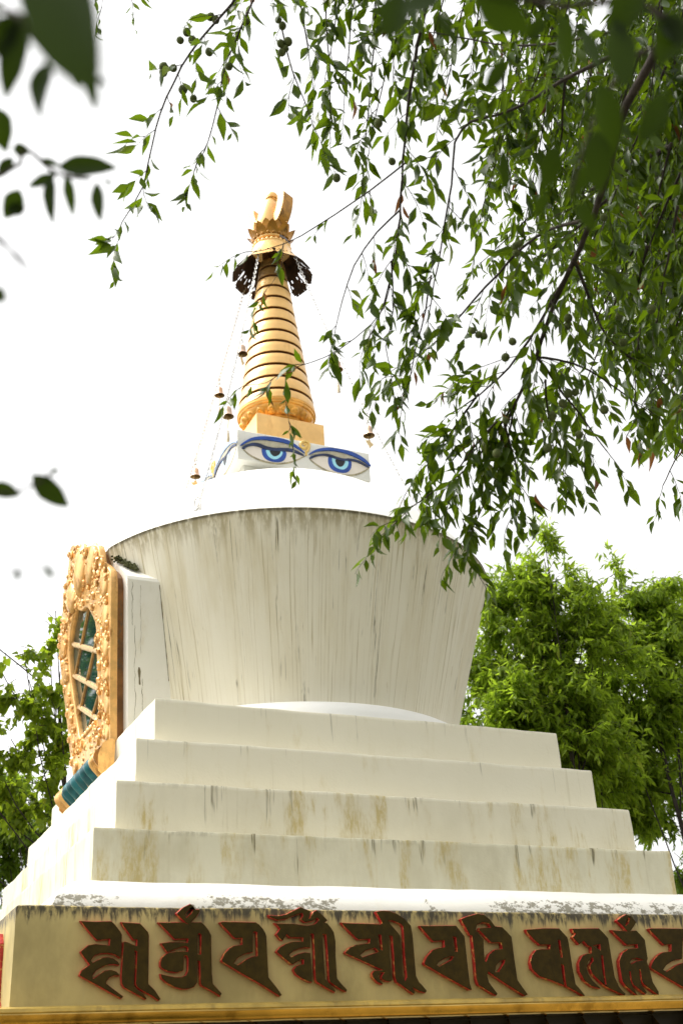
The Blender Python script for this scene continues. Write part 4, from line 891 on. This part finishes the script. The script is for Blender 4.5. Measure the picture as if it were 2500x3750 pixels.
# side boughs of the main limb
B([(2230, 207, 4.6), (2047, 303, 4.8), (1927, 375, 5.0), (1808, 422, 5.1), (1720, 446, 5.2), (1668, 520, 5.2), (1656, 678, 5.2), (1632, 837, 5.2), (1577, 1156, 5.2)], .010, .0025, every=.10, leaf=.105, nl=11, skip=.05)
B([(2240, 120, 4.6), (2007, 163, 4.8), (1808, 160, 5.0), (1600, 120, 5.1)], .007, .003, every=.13, nl=10)
B([(2143, 797, 4.8), (1967, 861, 5.1), (1824, 1004, 5.3), (1696, 1148, 5.4), (1600, 1250, 5.4), (1500, 1320, 5.4), (1430, 1380, 5.4)], .009, .0025, every=.11, nl=11, skip=.1)
B([(2089, 988, 4.9), (1900, 1290, 5.2), (1750, 1440, 5.4), (1640, 1520, 5.4)], .009, .003, every=.10, nl=11, skip=.25)
B([(2100, 940, 4.9), (2160, 1120, 5.1), (2230, 1240, 5.3), (2330, 1330, 5.4), (2440, 1420, 5.5)], .009, .003, every=.16, nl=10)
B([(1961, 1307, 5.2), (2060, 1440, 5.3), (2150, 1560, 5.4), (2220, 1660, 5.4)], .008, .003, every=.14, nl=9)
B([(1961, 1307, 5.2), (2100, 1330, 5.3), (2250, 1420, 5.4), (2330, 1480, 5.4)], .007, .003, every=.2, nl=8)
# the hanging mass in front of the dome
for q in ([(1880, 1483, 5.3), (1800, 1600, 5.35), (1700, 1720, 5.4), (1600, 1790, 5.4), (1500, 1860, 5.4), (1400, 1960, 5.4)],
          [(1880, 1483, 5.3), (1850, 1650, 5.4), (1800, 1780, 5.4), (1740, 1900, 5.4), (1690, 1990, 5.4)],
          [(1850, 1560, 5.3), (1890, 1700, 5.4), (1900, 1820, 5.5), (1860, 1920, 5.5)],
          [(1750, 1440, 5.4), (1650, 1570, 5.45), (1560, 1700, 5.5), (1500, 1790, 5.5)],
          [(2000, 1380, 5.3), (2010, 1520, 5.4), (2030, 1640, 5.5), (2060, 1720, 5.5)],
          [(1820, 1540, 5.3), (1720, 1650, 5.3), (1660, 1760, 5.3), (1640, 1850, 5.3)]):
    B(q, .006, .002, every=.065, tl=(.16, .36), leaf=.11, nl=14)
B([(1690, 1900, 5.4), (1720, 1980, 5.4), (1735, 2060, 5.4)], .003, .0015, every=.09, tl=(.08, .14), nl=16)
# long hanging bough left of the middle, with the sprays that cross the spire
B([(1570, -160, 4.7), (1561, 0, 4.8), (1525, 160, 4.9), (1489, 360, 5.0), (1477, 518, 5.0), (1465, 797, 5.1), (1441, 957, 5.1), (1385, 1156, 5.2), (1352, 1230, 5.2)], .009, .0025, every=.10, tl=(.16, .36), nl=11)
B([(1477, 600, 5.0), (1345, 700, 5.1), (1220, 785, 5.2), (1098, 858, 5.2), (1041, 885, 5.2), (975, 910, 5.2), (925, 920, 5.2)], .0045, .0015, every=.42, tl=(.10, .20), nl=12, leaf=.085, skip=.25)
B([(1041, 885, 5.2), (1038, 950, 5.2), (1015, 1005, 5.2), (975, 1060, 5.2)], .002, .001, every=.20, tl=(.08, .16), nl=10, leaf=.10)
B([(1441, 957, 5.1), (1400, 1130, 5.2), (1240, 1272, 5.3), (1150, 1320, 5.3), (1060, 1355, 5.3), (985, 1392, 5.3), (935, 1405, 5.3)], .0032, .0015, every=.15, tl=(.08, .18), nl=9, leaf=.09, skip=.36)
B([(1055, 1380, 5.3), (1054, 1480, 5.3), (1066, 1600, 5.3)], .002, .001, every=.13, tl=(.06, .12), nl=12, leaf=.085)
B([(1465, 760, 5.1), (1380, 850, 5.2), (1300, 980, 5.2), (1260, 1100, 5.2), (1235, 1190, 5.2)], .005, .002, every=.13, tl=(.09, .18), nl=10)
B([(1577, 1000, 5.2), (1540, 1200, 5.2), (1490, 1400, 5.2), (1475, 1470, 5.2)], .005, .002, every=.14, tl=(.12, .26), nl=9)
B([(1440, 957, 5.1), (1440, 1120, 5.2), (1410, 1260, 5.2), (1425, 1340, 5.2)], .004, .002, every=.15, tl=(.12, .26), nl=9)
# boughs that hang in from the top edge
B([(960, -200, 4.9), (849, 0, 4.9), (773, 88, 4.9), (702, 183, 4.9), (638, 295, 4.9), (590, 407, 4.9), (558, 518, 4.9), (526, 678, 4.9), (446, 805, 4.9), (430, 850, 4.9)], .0075, .002, every=.075, tl=(.12, .28), nl=9, leaf=.112, skip=.12)
B([(980, -200, 5.0), (925, 0, 5.0), (877, 112, 5.0), (829, 223, 5.0), (797, 343, 5.0), (773, 462, 5.0), (741, 558, 5.0), (717, 606, 5.0)], .006, .002, every=.075, tl=(.12, .28), nl=9, leaf=.112, skip=.12)
B([(990, -150, 5.1), (1012, 0, 5.1), (1036, 135, 5.1), (1068, 255, 5.1), (1116, 383, 5.1), (1145, 470, 5.1)], .006, .002, every=.11, tl=(.14, .30), nl=9)
B([(430, -120, 5.2), (390, -40, 5.2), (375, 20, 5.2)], .003, .001, every=.12, tl=(.08, .14), nl=12, leaf=.07)
B([(470, -90, 5.2), (480, -10, 5.2)], .002, .001, every=.2, tl=(.08, .12), nl=12, leaf=.07)
for (x0, x1, y1) in ((1100, 1150, 330), (1190, 1210, 480), (1300, 1260, 380), (1380, 1330, 700), (1700, 1610, 420), (1480, 1350, 560), (1250, 1200, 260), (1420, 1430, 300), (1900, 1800, 520), (1980, 1930, 380), (1760, 1730, 300), (2060, 2000, 640), (1840, 1860, 700), (1620, 1560, 240), (1540, 1500, 420), (1950, 1740, 900), (2080, 1900, 960)):
    B([(x0+60, -250, 5.4), (x0, 0, 5.5), ((x0+x1)/2, y1*.5, 5.5), (x1, y1, 5.6)], .006, .002, every=.11, tl=(.14, .32), nl=10)
# the dense right hand side of the crown, deeper and shallower boughs
for i in range(128):
    x0 = rng.uniform(2000, 2950); y0 = rng.uniform(-500, 800); d = rng.uniform(5.2, 9.0)
    if i % 3 == 0 or i > 100: x0 = rng.uniform(2250, 2900); y0 = rng.uniform(-300, 1150)
    ln = rng.uniform(250, 620); dx = -rng.uniform(.1, .55)*ln
    ye = min(y0+ln, 1560 if x0 > 2250 else 1000)
    B([(x0, y0, d), (x0+dx*.35, y0+(ye-y0)*.35, d+.1), (x0+dx, ye, d+.2)], .008, .002, every=.10, tl=(.22, .5), nl=13)
for q in ([(2560, 1100, 5.2), (2500, 1300, 5.2), (2470, 1430, 5.2)], [(2600, 1200, 4.6), (2530, 1380, 4.6), (2480, 1480, 4.6)], [(2330, 1200, 5.4), (2310, 1370, 5.4), (2320, 1500, 5.4)]):
    B(q, .005, .002, every=.10, tl=(.12, .26), nl=10)
# crown beyond the frame, above and to the right: it shades the foot of the stupa
for i in range(46):
    x0 = rng.uniform(2700, 4600); y0 = rng.uniform(-1800, 1100); d = rng.uniform(3.2, 7.5); ln = rng.uniform(300, 800)
    B([(x0, y0, d), (x0-ln*.2, y0+ln*.4, d), (x0-ln*.45, y0+ln, d+.2)], .009, .003, every=.16, tl=(.3, .6), nl=11)
for i in range(26):
    x0 = rng.uniform(600, 2700); y0 = rng.uniform(-2600, -500); d = rng.uniform(3.0, 6.0); ln = rng.uniform(300, 600)
    B([(x0+300, y0, d), (x0, y0+ln*.3, d), (x0-200, min(y0+ln*.6, -260), d)], .009, .003, every=.16, tl=(.25, .45), nl=11)
# unseen boughs added over the viewer's head, blocking sky light on the front
for i in range(38):
    q = np.array([rng.uniform(-8, 2.5), rng.uniform(-15, -8.2), rng.uniform(4.2, 8.5)])
    if (q-CAM) @ cF > 1.0: q[1] -= 3.5
    limb(peach, [q, q+np.array([rng.uniform(-.6, .6), rng.uniform(-.5, .3), -.25]), q+np.array([rng.uniform(-1, 1), -.4, -.9])], .009, .003, PL, PD, .14, (.3, .6), .15, 11)
# boughs to carry them
for q in ([(3300, 700, 4.2), (2700, -300, 4.8), (2000, -700, 5.0), (1300, -600, 5.0), (960, -260, 4.95)], [(3300, 700, 4.2), (2900, -500, 4.6), (2300, -1400, 4.6), (1600, -1900, 4.4)], [(3300, 700, 4.2), (3600, -300, 5.0), (3500, -1200, 5.4)], [(2700, -300, 4.8), (2200, -300, 5.0), (1700, -330, 5.0), (1570, -160, 4.7)], [(3300, 700, 4.2), (2900, 500, 5.2), (2500, 520, 6.0), (2150, 700, 6.5)], [(3300, 700, 4.2), (2950, 950, 4.8), (2650, 1050, 5.0)]):
    mb = MB(); p_ = path(A3(q), .15, .012); tube(mb, p_, rad_line(len(p_), .045, .012), 8); mb.build('branch', M_BARK, peach, tuple(p_[0]), True, 60)
# leaves of a spur that comes close to the lens
NL = Leaves()
def near(lv, b, t, w, d0, d1=None, tilt=.25):
    a, c_ = at(b[0], b[1], d0), at(t[0], t[1], d1 or d0)
    n = -cF+rng.normal(0, tilt, 3); lv.add(a, c_-a, n, np.linalg.norm(c_-a), w*d0/FPX)
for b, t, w, d in (((1470, -30), (1420, 140), 120, 1.5), ((1590, 40), (1690, 170), 50, 1.4), ((1740, -40), (1930, 120), 130, 1.5), ((2060, 40), (2080, 260), 80, 1.5), ((2190, 290), (2270, 560), 110, 1.6),
                   ((2040, 520), (1985, 700), 90, 1.7), ((2180, 470), (2200, 700), 110, 1.6), ((2100, 740), (2190, 840), 60, 1.7), ((1850, 220), (1780, 330), 60, 1.9), ((1840, 540), (1850, 700), 45, 2.1),
                   ((1620, -60), (1480, 60), 110, 1.4), ((1900, 60), (1800, 110), 70, 1.6), ((2250, 60), (2290, 330), 120, 1.4), ((2330, -60), (2250, 130), 130, 1.4), ((2480, 30), (2420, 240), 120, 1.5), ((2440, 330), (2350, 520), 100, 1.6), ((2400, 60), (2520, 160), 100, 1.5),
                   ((2000, 700), (1960, 790), 50, 1.8), ((2160, 600), (2100, 720), 60, 1.7), ((1990, 60), (1930, 150), 60, 1.8), ((2130, 100), (2190, 260), 80, 1.6)):
    near(NL, b, t, w, d)
mb = MB(); p_ = path(A3([(3300, 700, 4.2), (3000, 200, 2.6), (2560, 120, 1.6), (2330, -10, 1.5), (2060, 20, 1.5), (1740, -40, 1.5), (1450, -60, 1.5)]), .08, .004); tube(mb, p_, rad_line(len(p_), .016, .003), 7)
p_ = path(A3([(2560, 120, 1.6), (2330, 200, 1.6), (2180, 420, 1.65), (2090, 720, 1.7)]), .08, .003); tube(mb, p_, rad_line(len(p_), .006, .002), 6); mb.build('branch', M_BARK, peach, tuple(p_[0]))
NL.build('near_foliage', M_LEAFN, peach, ST_NEAR, .15, .15)
print('peach leaves', len(PL.L))
PL.build('foliage', M_LEAF, peach)
for b, t in (((2290, 1590), (2310, 1660)), ((2340, 1600), (2345, 1720)), ((2355, 1605), (2415, 1715)), ((2175, 1720), (2190, 1810)), ((2420, 1450), (2405, 1500)), ((1960, 1800), (1965, 1880)), ((980, 1410), (960, 1490)), ((985, 1410), (990, 1490)), ((1570, 1290), (1565, 1330)), ((1474, 745), (1490, 815)), ((1470, 700), (1464, 770)), ((2180, 900), (2165, 960)), ((965, 1065), (968, 1120))):
    near(PD, b, t, 22 if b[0] != 2355 else 34, 5.4, 5.4, .6)
mb = MB()
for q in ([(2440, 1380, 5.4), (2350, 1480, 5.4), (2345, 1605, 5.4)], [(2345, 1500, 5.4), (2295, 1595, 5.4)]): tube(mb, path(A3(q), .1), .0025, 4)
mb.build('branch', M_BARK, peach, tuple(at(2440, 1380, 5.4)))
PD.build('withered_leaves', M_DEAD, peach, ST_FINE, .5, .5)
f0 = None
for (x, y) in [(771, 60), (790, 71), (684, 116), (704, 145), (660, 146), (766, 189), (599, 243), (598, 263), (635, 248), (670, 327), (708, 360), (838, 242), (902, 76), (1019, 71), (1034, 93), (1028, 158), (1054, 151), (1032, 190), (1045, 176), (1432, 198), (1385, 450), (1435, 590), (1232, 650), (1730, 1210), (1752, 1225), (1772, 1230), (1876, 1250), (1850, 1308), (2080, 1165), (2078, 1195), (2280, 1253), (2265, 1158), (2080, 1440), (2106, 1436), (2060, 1478), (2022, 1522), (2120, 1592), (1955, 1470), (2006, 1640), (1818, 1660), (1886, 900), (1900, 890), (1890, 925), (2210, 795), (2384, 1132), (2212, 1500), (1850, 1540)]:
    p = at(x, y, 5.0 if x < 1300 else 5.15)
    if f0 is None:
        mb = MB(); ball(mb, (0, 0, 0), .0185, 16, 12, 0, (1, .94, 1.06), lambda a, t: 1-.09*math.exp(-(((a+PI) % (2*PI)-PI)/.22)**2)*math.sin(t)-.08*math.exp(-(t/.3)**2))
        tube(mb, [(0, 0, .017), (.002, 0, .03)], .0016, 5)
        o = f0 = mb.build('peach', M_FRUIT, None)
    else: o = f0.copy(); COL.objects.link(o)
    o.location = p; put(o, peach); o.rotation_euler = (rng.uniform(-.5, .5), rng.uniform(-.5, .5), rng.uniform(0, 6)); s = rng.uniform(.85, 1.15); o.scale = (s, s, s)

# ---- the tree on the left, its shoots close to the lens and out of focus
base = at(-2600, 2600, 2.6); base[2] = 0
lt = empty('leafy_tree', tuple(base), 'tree at the left edge whose broad dark leaves hang close and blurred', 'tree')
LL = Leaves(); mb = MB()
top = at(-1500, -300, 1.6*1.35)
p_ = path([base, base+np.array([.05, .05, 1.1]), top], .12, .008); tube(mb, p_, rad_line(len(p_), .07, .03), 10); mb.build('trunk', M_BARK, lt, tuple(base))
def shoot(P, r0, r1):
    P = [(x, y, d*1.35) for x, y, d in P]; r1 = r1*2.2
    mb = MB(); p_ = path(A3(P), .04, .001); tube(mb, p_, rad_line(len(p_), r0, r1), 6); mb.build('branch', M_BARK, lt, tuple(p_[0]))
shoot([(-1500, -300, 1.6), (-500, -80, 1.0), (0, 20, .80), (90, 105, .80), (160, 185, .80), (225, 250, .80), (320, 272, .80), (385, 300, .80)], .010, .0009)
shoot([(-1500, -300, 1.6), (-600, 500, 1.3), (0, 640, 1.2), (80, 540, 1.2), (160, 600, 1.2), (215, 640, 1.2), (330, 655, 1.2)], .009, .0010)
shoot([(-1500, -300, 1.6), (-700, 900, 1.2), (-200, 1700, 1.1), (60, 1800, 1.1), (190, 1725, 1.1)], .008, .0008)
shoot([(-600, 500, 1.3), (-200, 740, .95), (0, 870, .9), (80, 980, .9), (160, 1075, .9), (240, 1115, .9)], .004, .0007)
shoot([(-200, 740, .95), (0, 890, .9), (200, 1030, .9), (330, 1150, .9), (480, 1190, .9), (550, 1140, .9)], .0018, .0006)
for b, t, w, d in (((335, 310), (70, -300), 215, .58), ((70, 80), (25, 330), 82, .80), ((170, 238), (140, 412), 92, .80), ((335, 270), (345, 388), 42, .80), ((280, 262), (280, 315), 34, .8), ((360, 285), (392, 310), 20, .8), ((60, 70), (-60, 190), 90, .8), ((0, 10), (-90, 150), 100, .8),
                   ((225, 610), (408, 612), 62, 1.2), ((200, 640), (115, 685), 34, 1.2), ((190, 645), (172, 795), 50, 1.2), ((245, 645), (262, 775), 34, 1.2), ((355, 675), (365, 797), 44, 1.2), ((70, 700), (20, 790), 60, 1.2), ((50, 545), (105, 548), 40, 1.2), ((-10, 400), (20, 530), 70, 1.1), ((45, 580), (-10, 640), 40, 1.2), ((90, 760), (30, 770), 40, 1.2), ((150, 585), (210, 600), 25, 1.2), ((380, 660), (412, 670), 14, 1.2),
                   ((125, 1745), (235, 1848), 70, 1.1), ((185, 1730), (215, 1722), 20, 1.1), ((-30, 1780), (60, 1810), 50, 1.1), ((60, 2085), (70, 2125), 30, .85), ((165, 2070), (190, 2120), 26, .85), ((-30, 1060), (20, 1100), 50, .9)):
    b, t = np.array(b, float), np.array(t, float); e = (t-b)*.12; near(LL, b-e, t+e, w*1.3, d*1.35, None, .2)
shoot([(-300, 1950, .9), (0, 2060, .86), (60, 2085, .85), (165, 2070, .85)], .0008, .0004)
for i in range(60):
    x, y, d = rng.uniform(-1500, -180), rng.uniform(-600, 1900), rng.uniform(.9, 1.8)
    near(LL, (x, y), (x+rng.uniform(-120, 120), y+rng.uniform(60, 200)), 80, d, d, .6)
LL.build('foliage', M_LEAFN, lt, ST_NEAR, .18, .15)

# ---- trees beyond the stupa
def crown_tree(name, label, base, blobs, leaf, mat, st, nclump, per, spread, lean=None, group=None, wr=.30, tr=.10, droop=1.0):
    t = empty(name, (base[0], base[1], 0), label, 'tree', group)
    cs = [(at(x, y, d), r*d/FPX, ry*d/FPX) for x, y, d, r, ry in blobs]
    top = max(c[2] for c, _, _ in cs); b0 = np.array([base[0], base[1], 0.0])
    cen = np.mean([c for c, _, _ in cs], axis=0)
    trunk_top = np.array([b0[0]*.5+cen[0]*.5, b0[1]*.5+cen[1]*.5, min(cen[2], top*.7)])
    mb = MB(); p_ = path([b0, b0*.7+trunk_top*.3+rng.normal(0, .08, 3), trunk_top], .3, .02); tube(mb, p_, rad_line(len(p_), tr, tr*.45), 10); mb.build('trunk', M_BARK2, t, tuple(b0), True, 60)
    lv = Leaves(); tw = MB(); V = sum(rx*rx*ry for _, rx, ry in cs)
    for (c, rx, ry) in cs:
        mb = MB(); s = p_[rng.integers(len(p_)//2, len(p_))]
        lp = path([s, s*.4+c*.6-np.array([0, 0, .15]), c+np.array([0, 0, ry*.5])], .25, .02); tube(mb, lp, rad_line(len(lp), max(.007, tr*.25), .005), 7); mb.build('branch', M_BARK2, t, tuple(s), True, 60)
        n = int(nclump*(rx*rx*ry/V)**.75)
        sub = [(c+unit(rng.normal(0, 1, 3)-cF*.3)*np.array([rx, rx, ry])*rng.uniform(.45, 1.0)) for _ in range(max(3, n//14))]
        for _ in range(n):
            g = unit(rng.normal(0, 1, 3)); p = sub[rng.integers(len(sub))]+g*np.array([rx, rx, ry])*abs(rng.normal(0, .26))
            g = unit(p-c+rng.normal(0, .1, 3))
            d = unit(g*np.array([1, 1, .6])+rng.normal(0, .35, 3)+np.array([0, 0, .15]))
            twig(tw, lv, p-d*spread*.5, d, spread*rng.uniform(.6, 1.3), leaf, per, .004, droop, wr, None, .1)
    tw.build('twigs', M_BARK2, t, tuple(b0), True, 60)
    lv.build('crown', mat, t, st, .35, .2)
    return t
def gb(px, d): p = at(px, 1875, d); return (p[0], p[1])
G = 'trees beyond the stupa'
crown_tree('round_tree', 'bright green tree rising right behind the dome with thin upright shoots on top', gb(1960, 14.5),
   [(1930, 2180, 14.5, 130, 130), (1880, 2420, 14.5, 210, 190), (2060, 2270, 14.5, 170, 150), (1840, 2700, 14.0, 240, 190), (1995, 1985, 14.5, 42, 80), (2000, 2090, 14.5, 85, 100), (2110, 2440, 14.2, 180, 170), (2085, 2140, 14.6, 45, 60), (2110, 2660, 14, 220, 190), (2150, 2160, 14.6, 36, 50), (1800, 2230, 14.5, 110, 140), (1950, 2560, 13.8, 160, 130), (2200, 2800, 14.2, 160, 130), (2230, 2330, 14.6, 70, 80), (2190, 2270, 15, 60, 70), (2010, 2700, 13.8, 140, 110)],
   .13, M_LEAFB, ST_COARSE, 1500, 13, .42, group=G, wr=.30, tr=.05, droop=.65)
crown_tree('round_tree', 'green tree in the middle of the right hand group with a pointed tip', gb(2330, 16),
   [(2320, 2290, 16, 140, 120), (2262, 2100, 16, 40, 70), (2275, 2190, 16, 80, 80), (2400, 2160, 16, 90, 80), (2280, 2500, 15.6, 240, 220), (2240, 2780, 15.4, 240, 190), (2420, 2330, 16, 170, 150), (2200, 2960, 15.6, 170, 130), (2400, 2620, 15.4, 170, 150), (2330, 2900, 15.4, 160, 130), (2190, 2420, 15.6, 110, 110), (2460, 2260, 16, 80, 80)],
   .13, M_LEAFB, ST_COARSE, 1350, 13, .42, group=G, wr=.30, tr=.05, droop=.65)
crown_tree('round_tree', 'darker green tree standing at the right edge behind the lowest terrace', gb(2600, 17),
   [(2500, 2200, 17, 130, 110), (2580, 2420, 17, 240, 200), (2490, 2680, 16.6, 230, 190), (2520, 2960, 16.2, 190, 150), (2390, 2920, 16.2, 130, 130), (2720, 2600, 17, 260, 260), (2480, 3170, 16.2, 120, 90), (2800, 3000, 17, 240, 240)],
   .125, M_LEAFD, ST_COARSE, 1250, 13, .42, group=G, wr=.30, tr=.05, droop=.65)
crown_tree('broadleaf_tree', 'yellow green tree with broad leaves standing left of the gilded window', gb(500, 14.5),
   [(200, 2270, 12.5, 30, 60), (185, 2390, 12.5, 52, 60), (85, 2400, 12.5, 45, 50), (100, 2530, 12.5, 90, 80), (215, 2500, 12.5, 50, 80), (140, 2640, 12.5, 110, 75), (235, 2650, 12.5, 60, 100), (40, 2740, 12.5, 75, 70), (200, 2800, 12.5, 90, 100), (90, 2890, 12.5, 130, 90), (-20, 2420, 12.5, 45, 25), (-80, 2700, 12.5, 90, 200), (230, 2920, 12.5, 80, 80), (-620, 2000, 13, 330, 300), (-950, 2250, 13, 300, 380), (-480, 2450, 13, 260, 260), (-800, 1600, 13.5, 260, 240)],
   .105, M_LEAFL, ST_HEART, 1500, 10, .34, group='trees behind the window side', wr=.72, tr=.035)
crown_tree('round_tree', 'deep green tree low in the left corner behind the terraces', gb(300, 16.5),
   [(90, 2990, 16, 140, 110), (20, 3110, 16, 120, 110), (-60, 2950, 16, 140, 150), (150, 3080, 16, 90, 80), (0, 3230, 16, 110, 70), (-160, 3150, 16, 180, 160), (60, 2860, 16, 120, 80)],
   .11, M_LEAFD, ST_COARSE, 750, 12, .40, group='trees behind the window side', wr=.32, tr=.05)
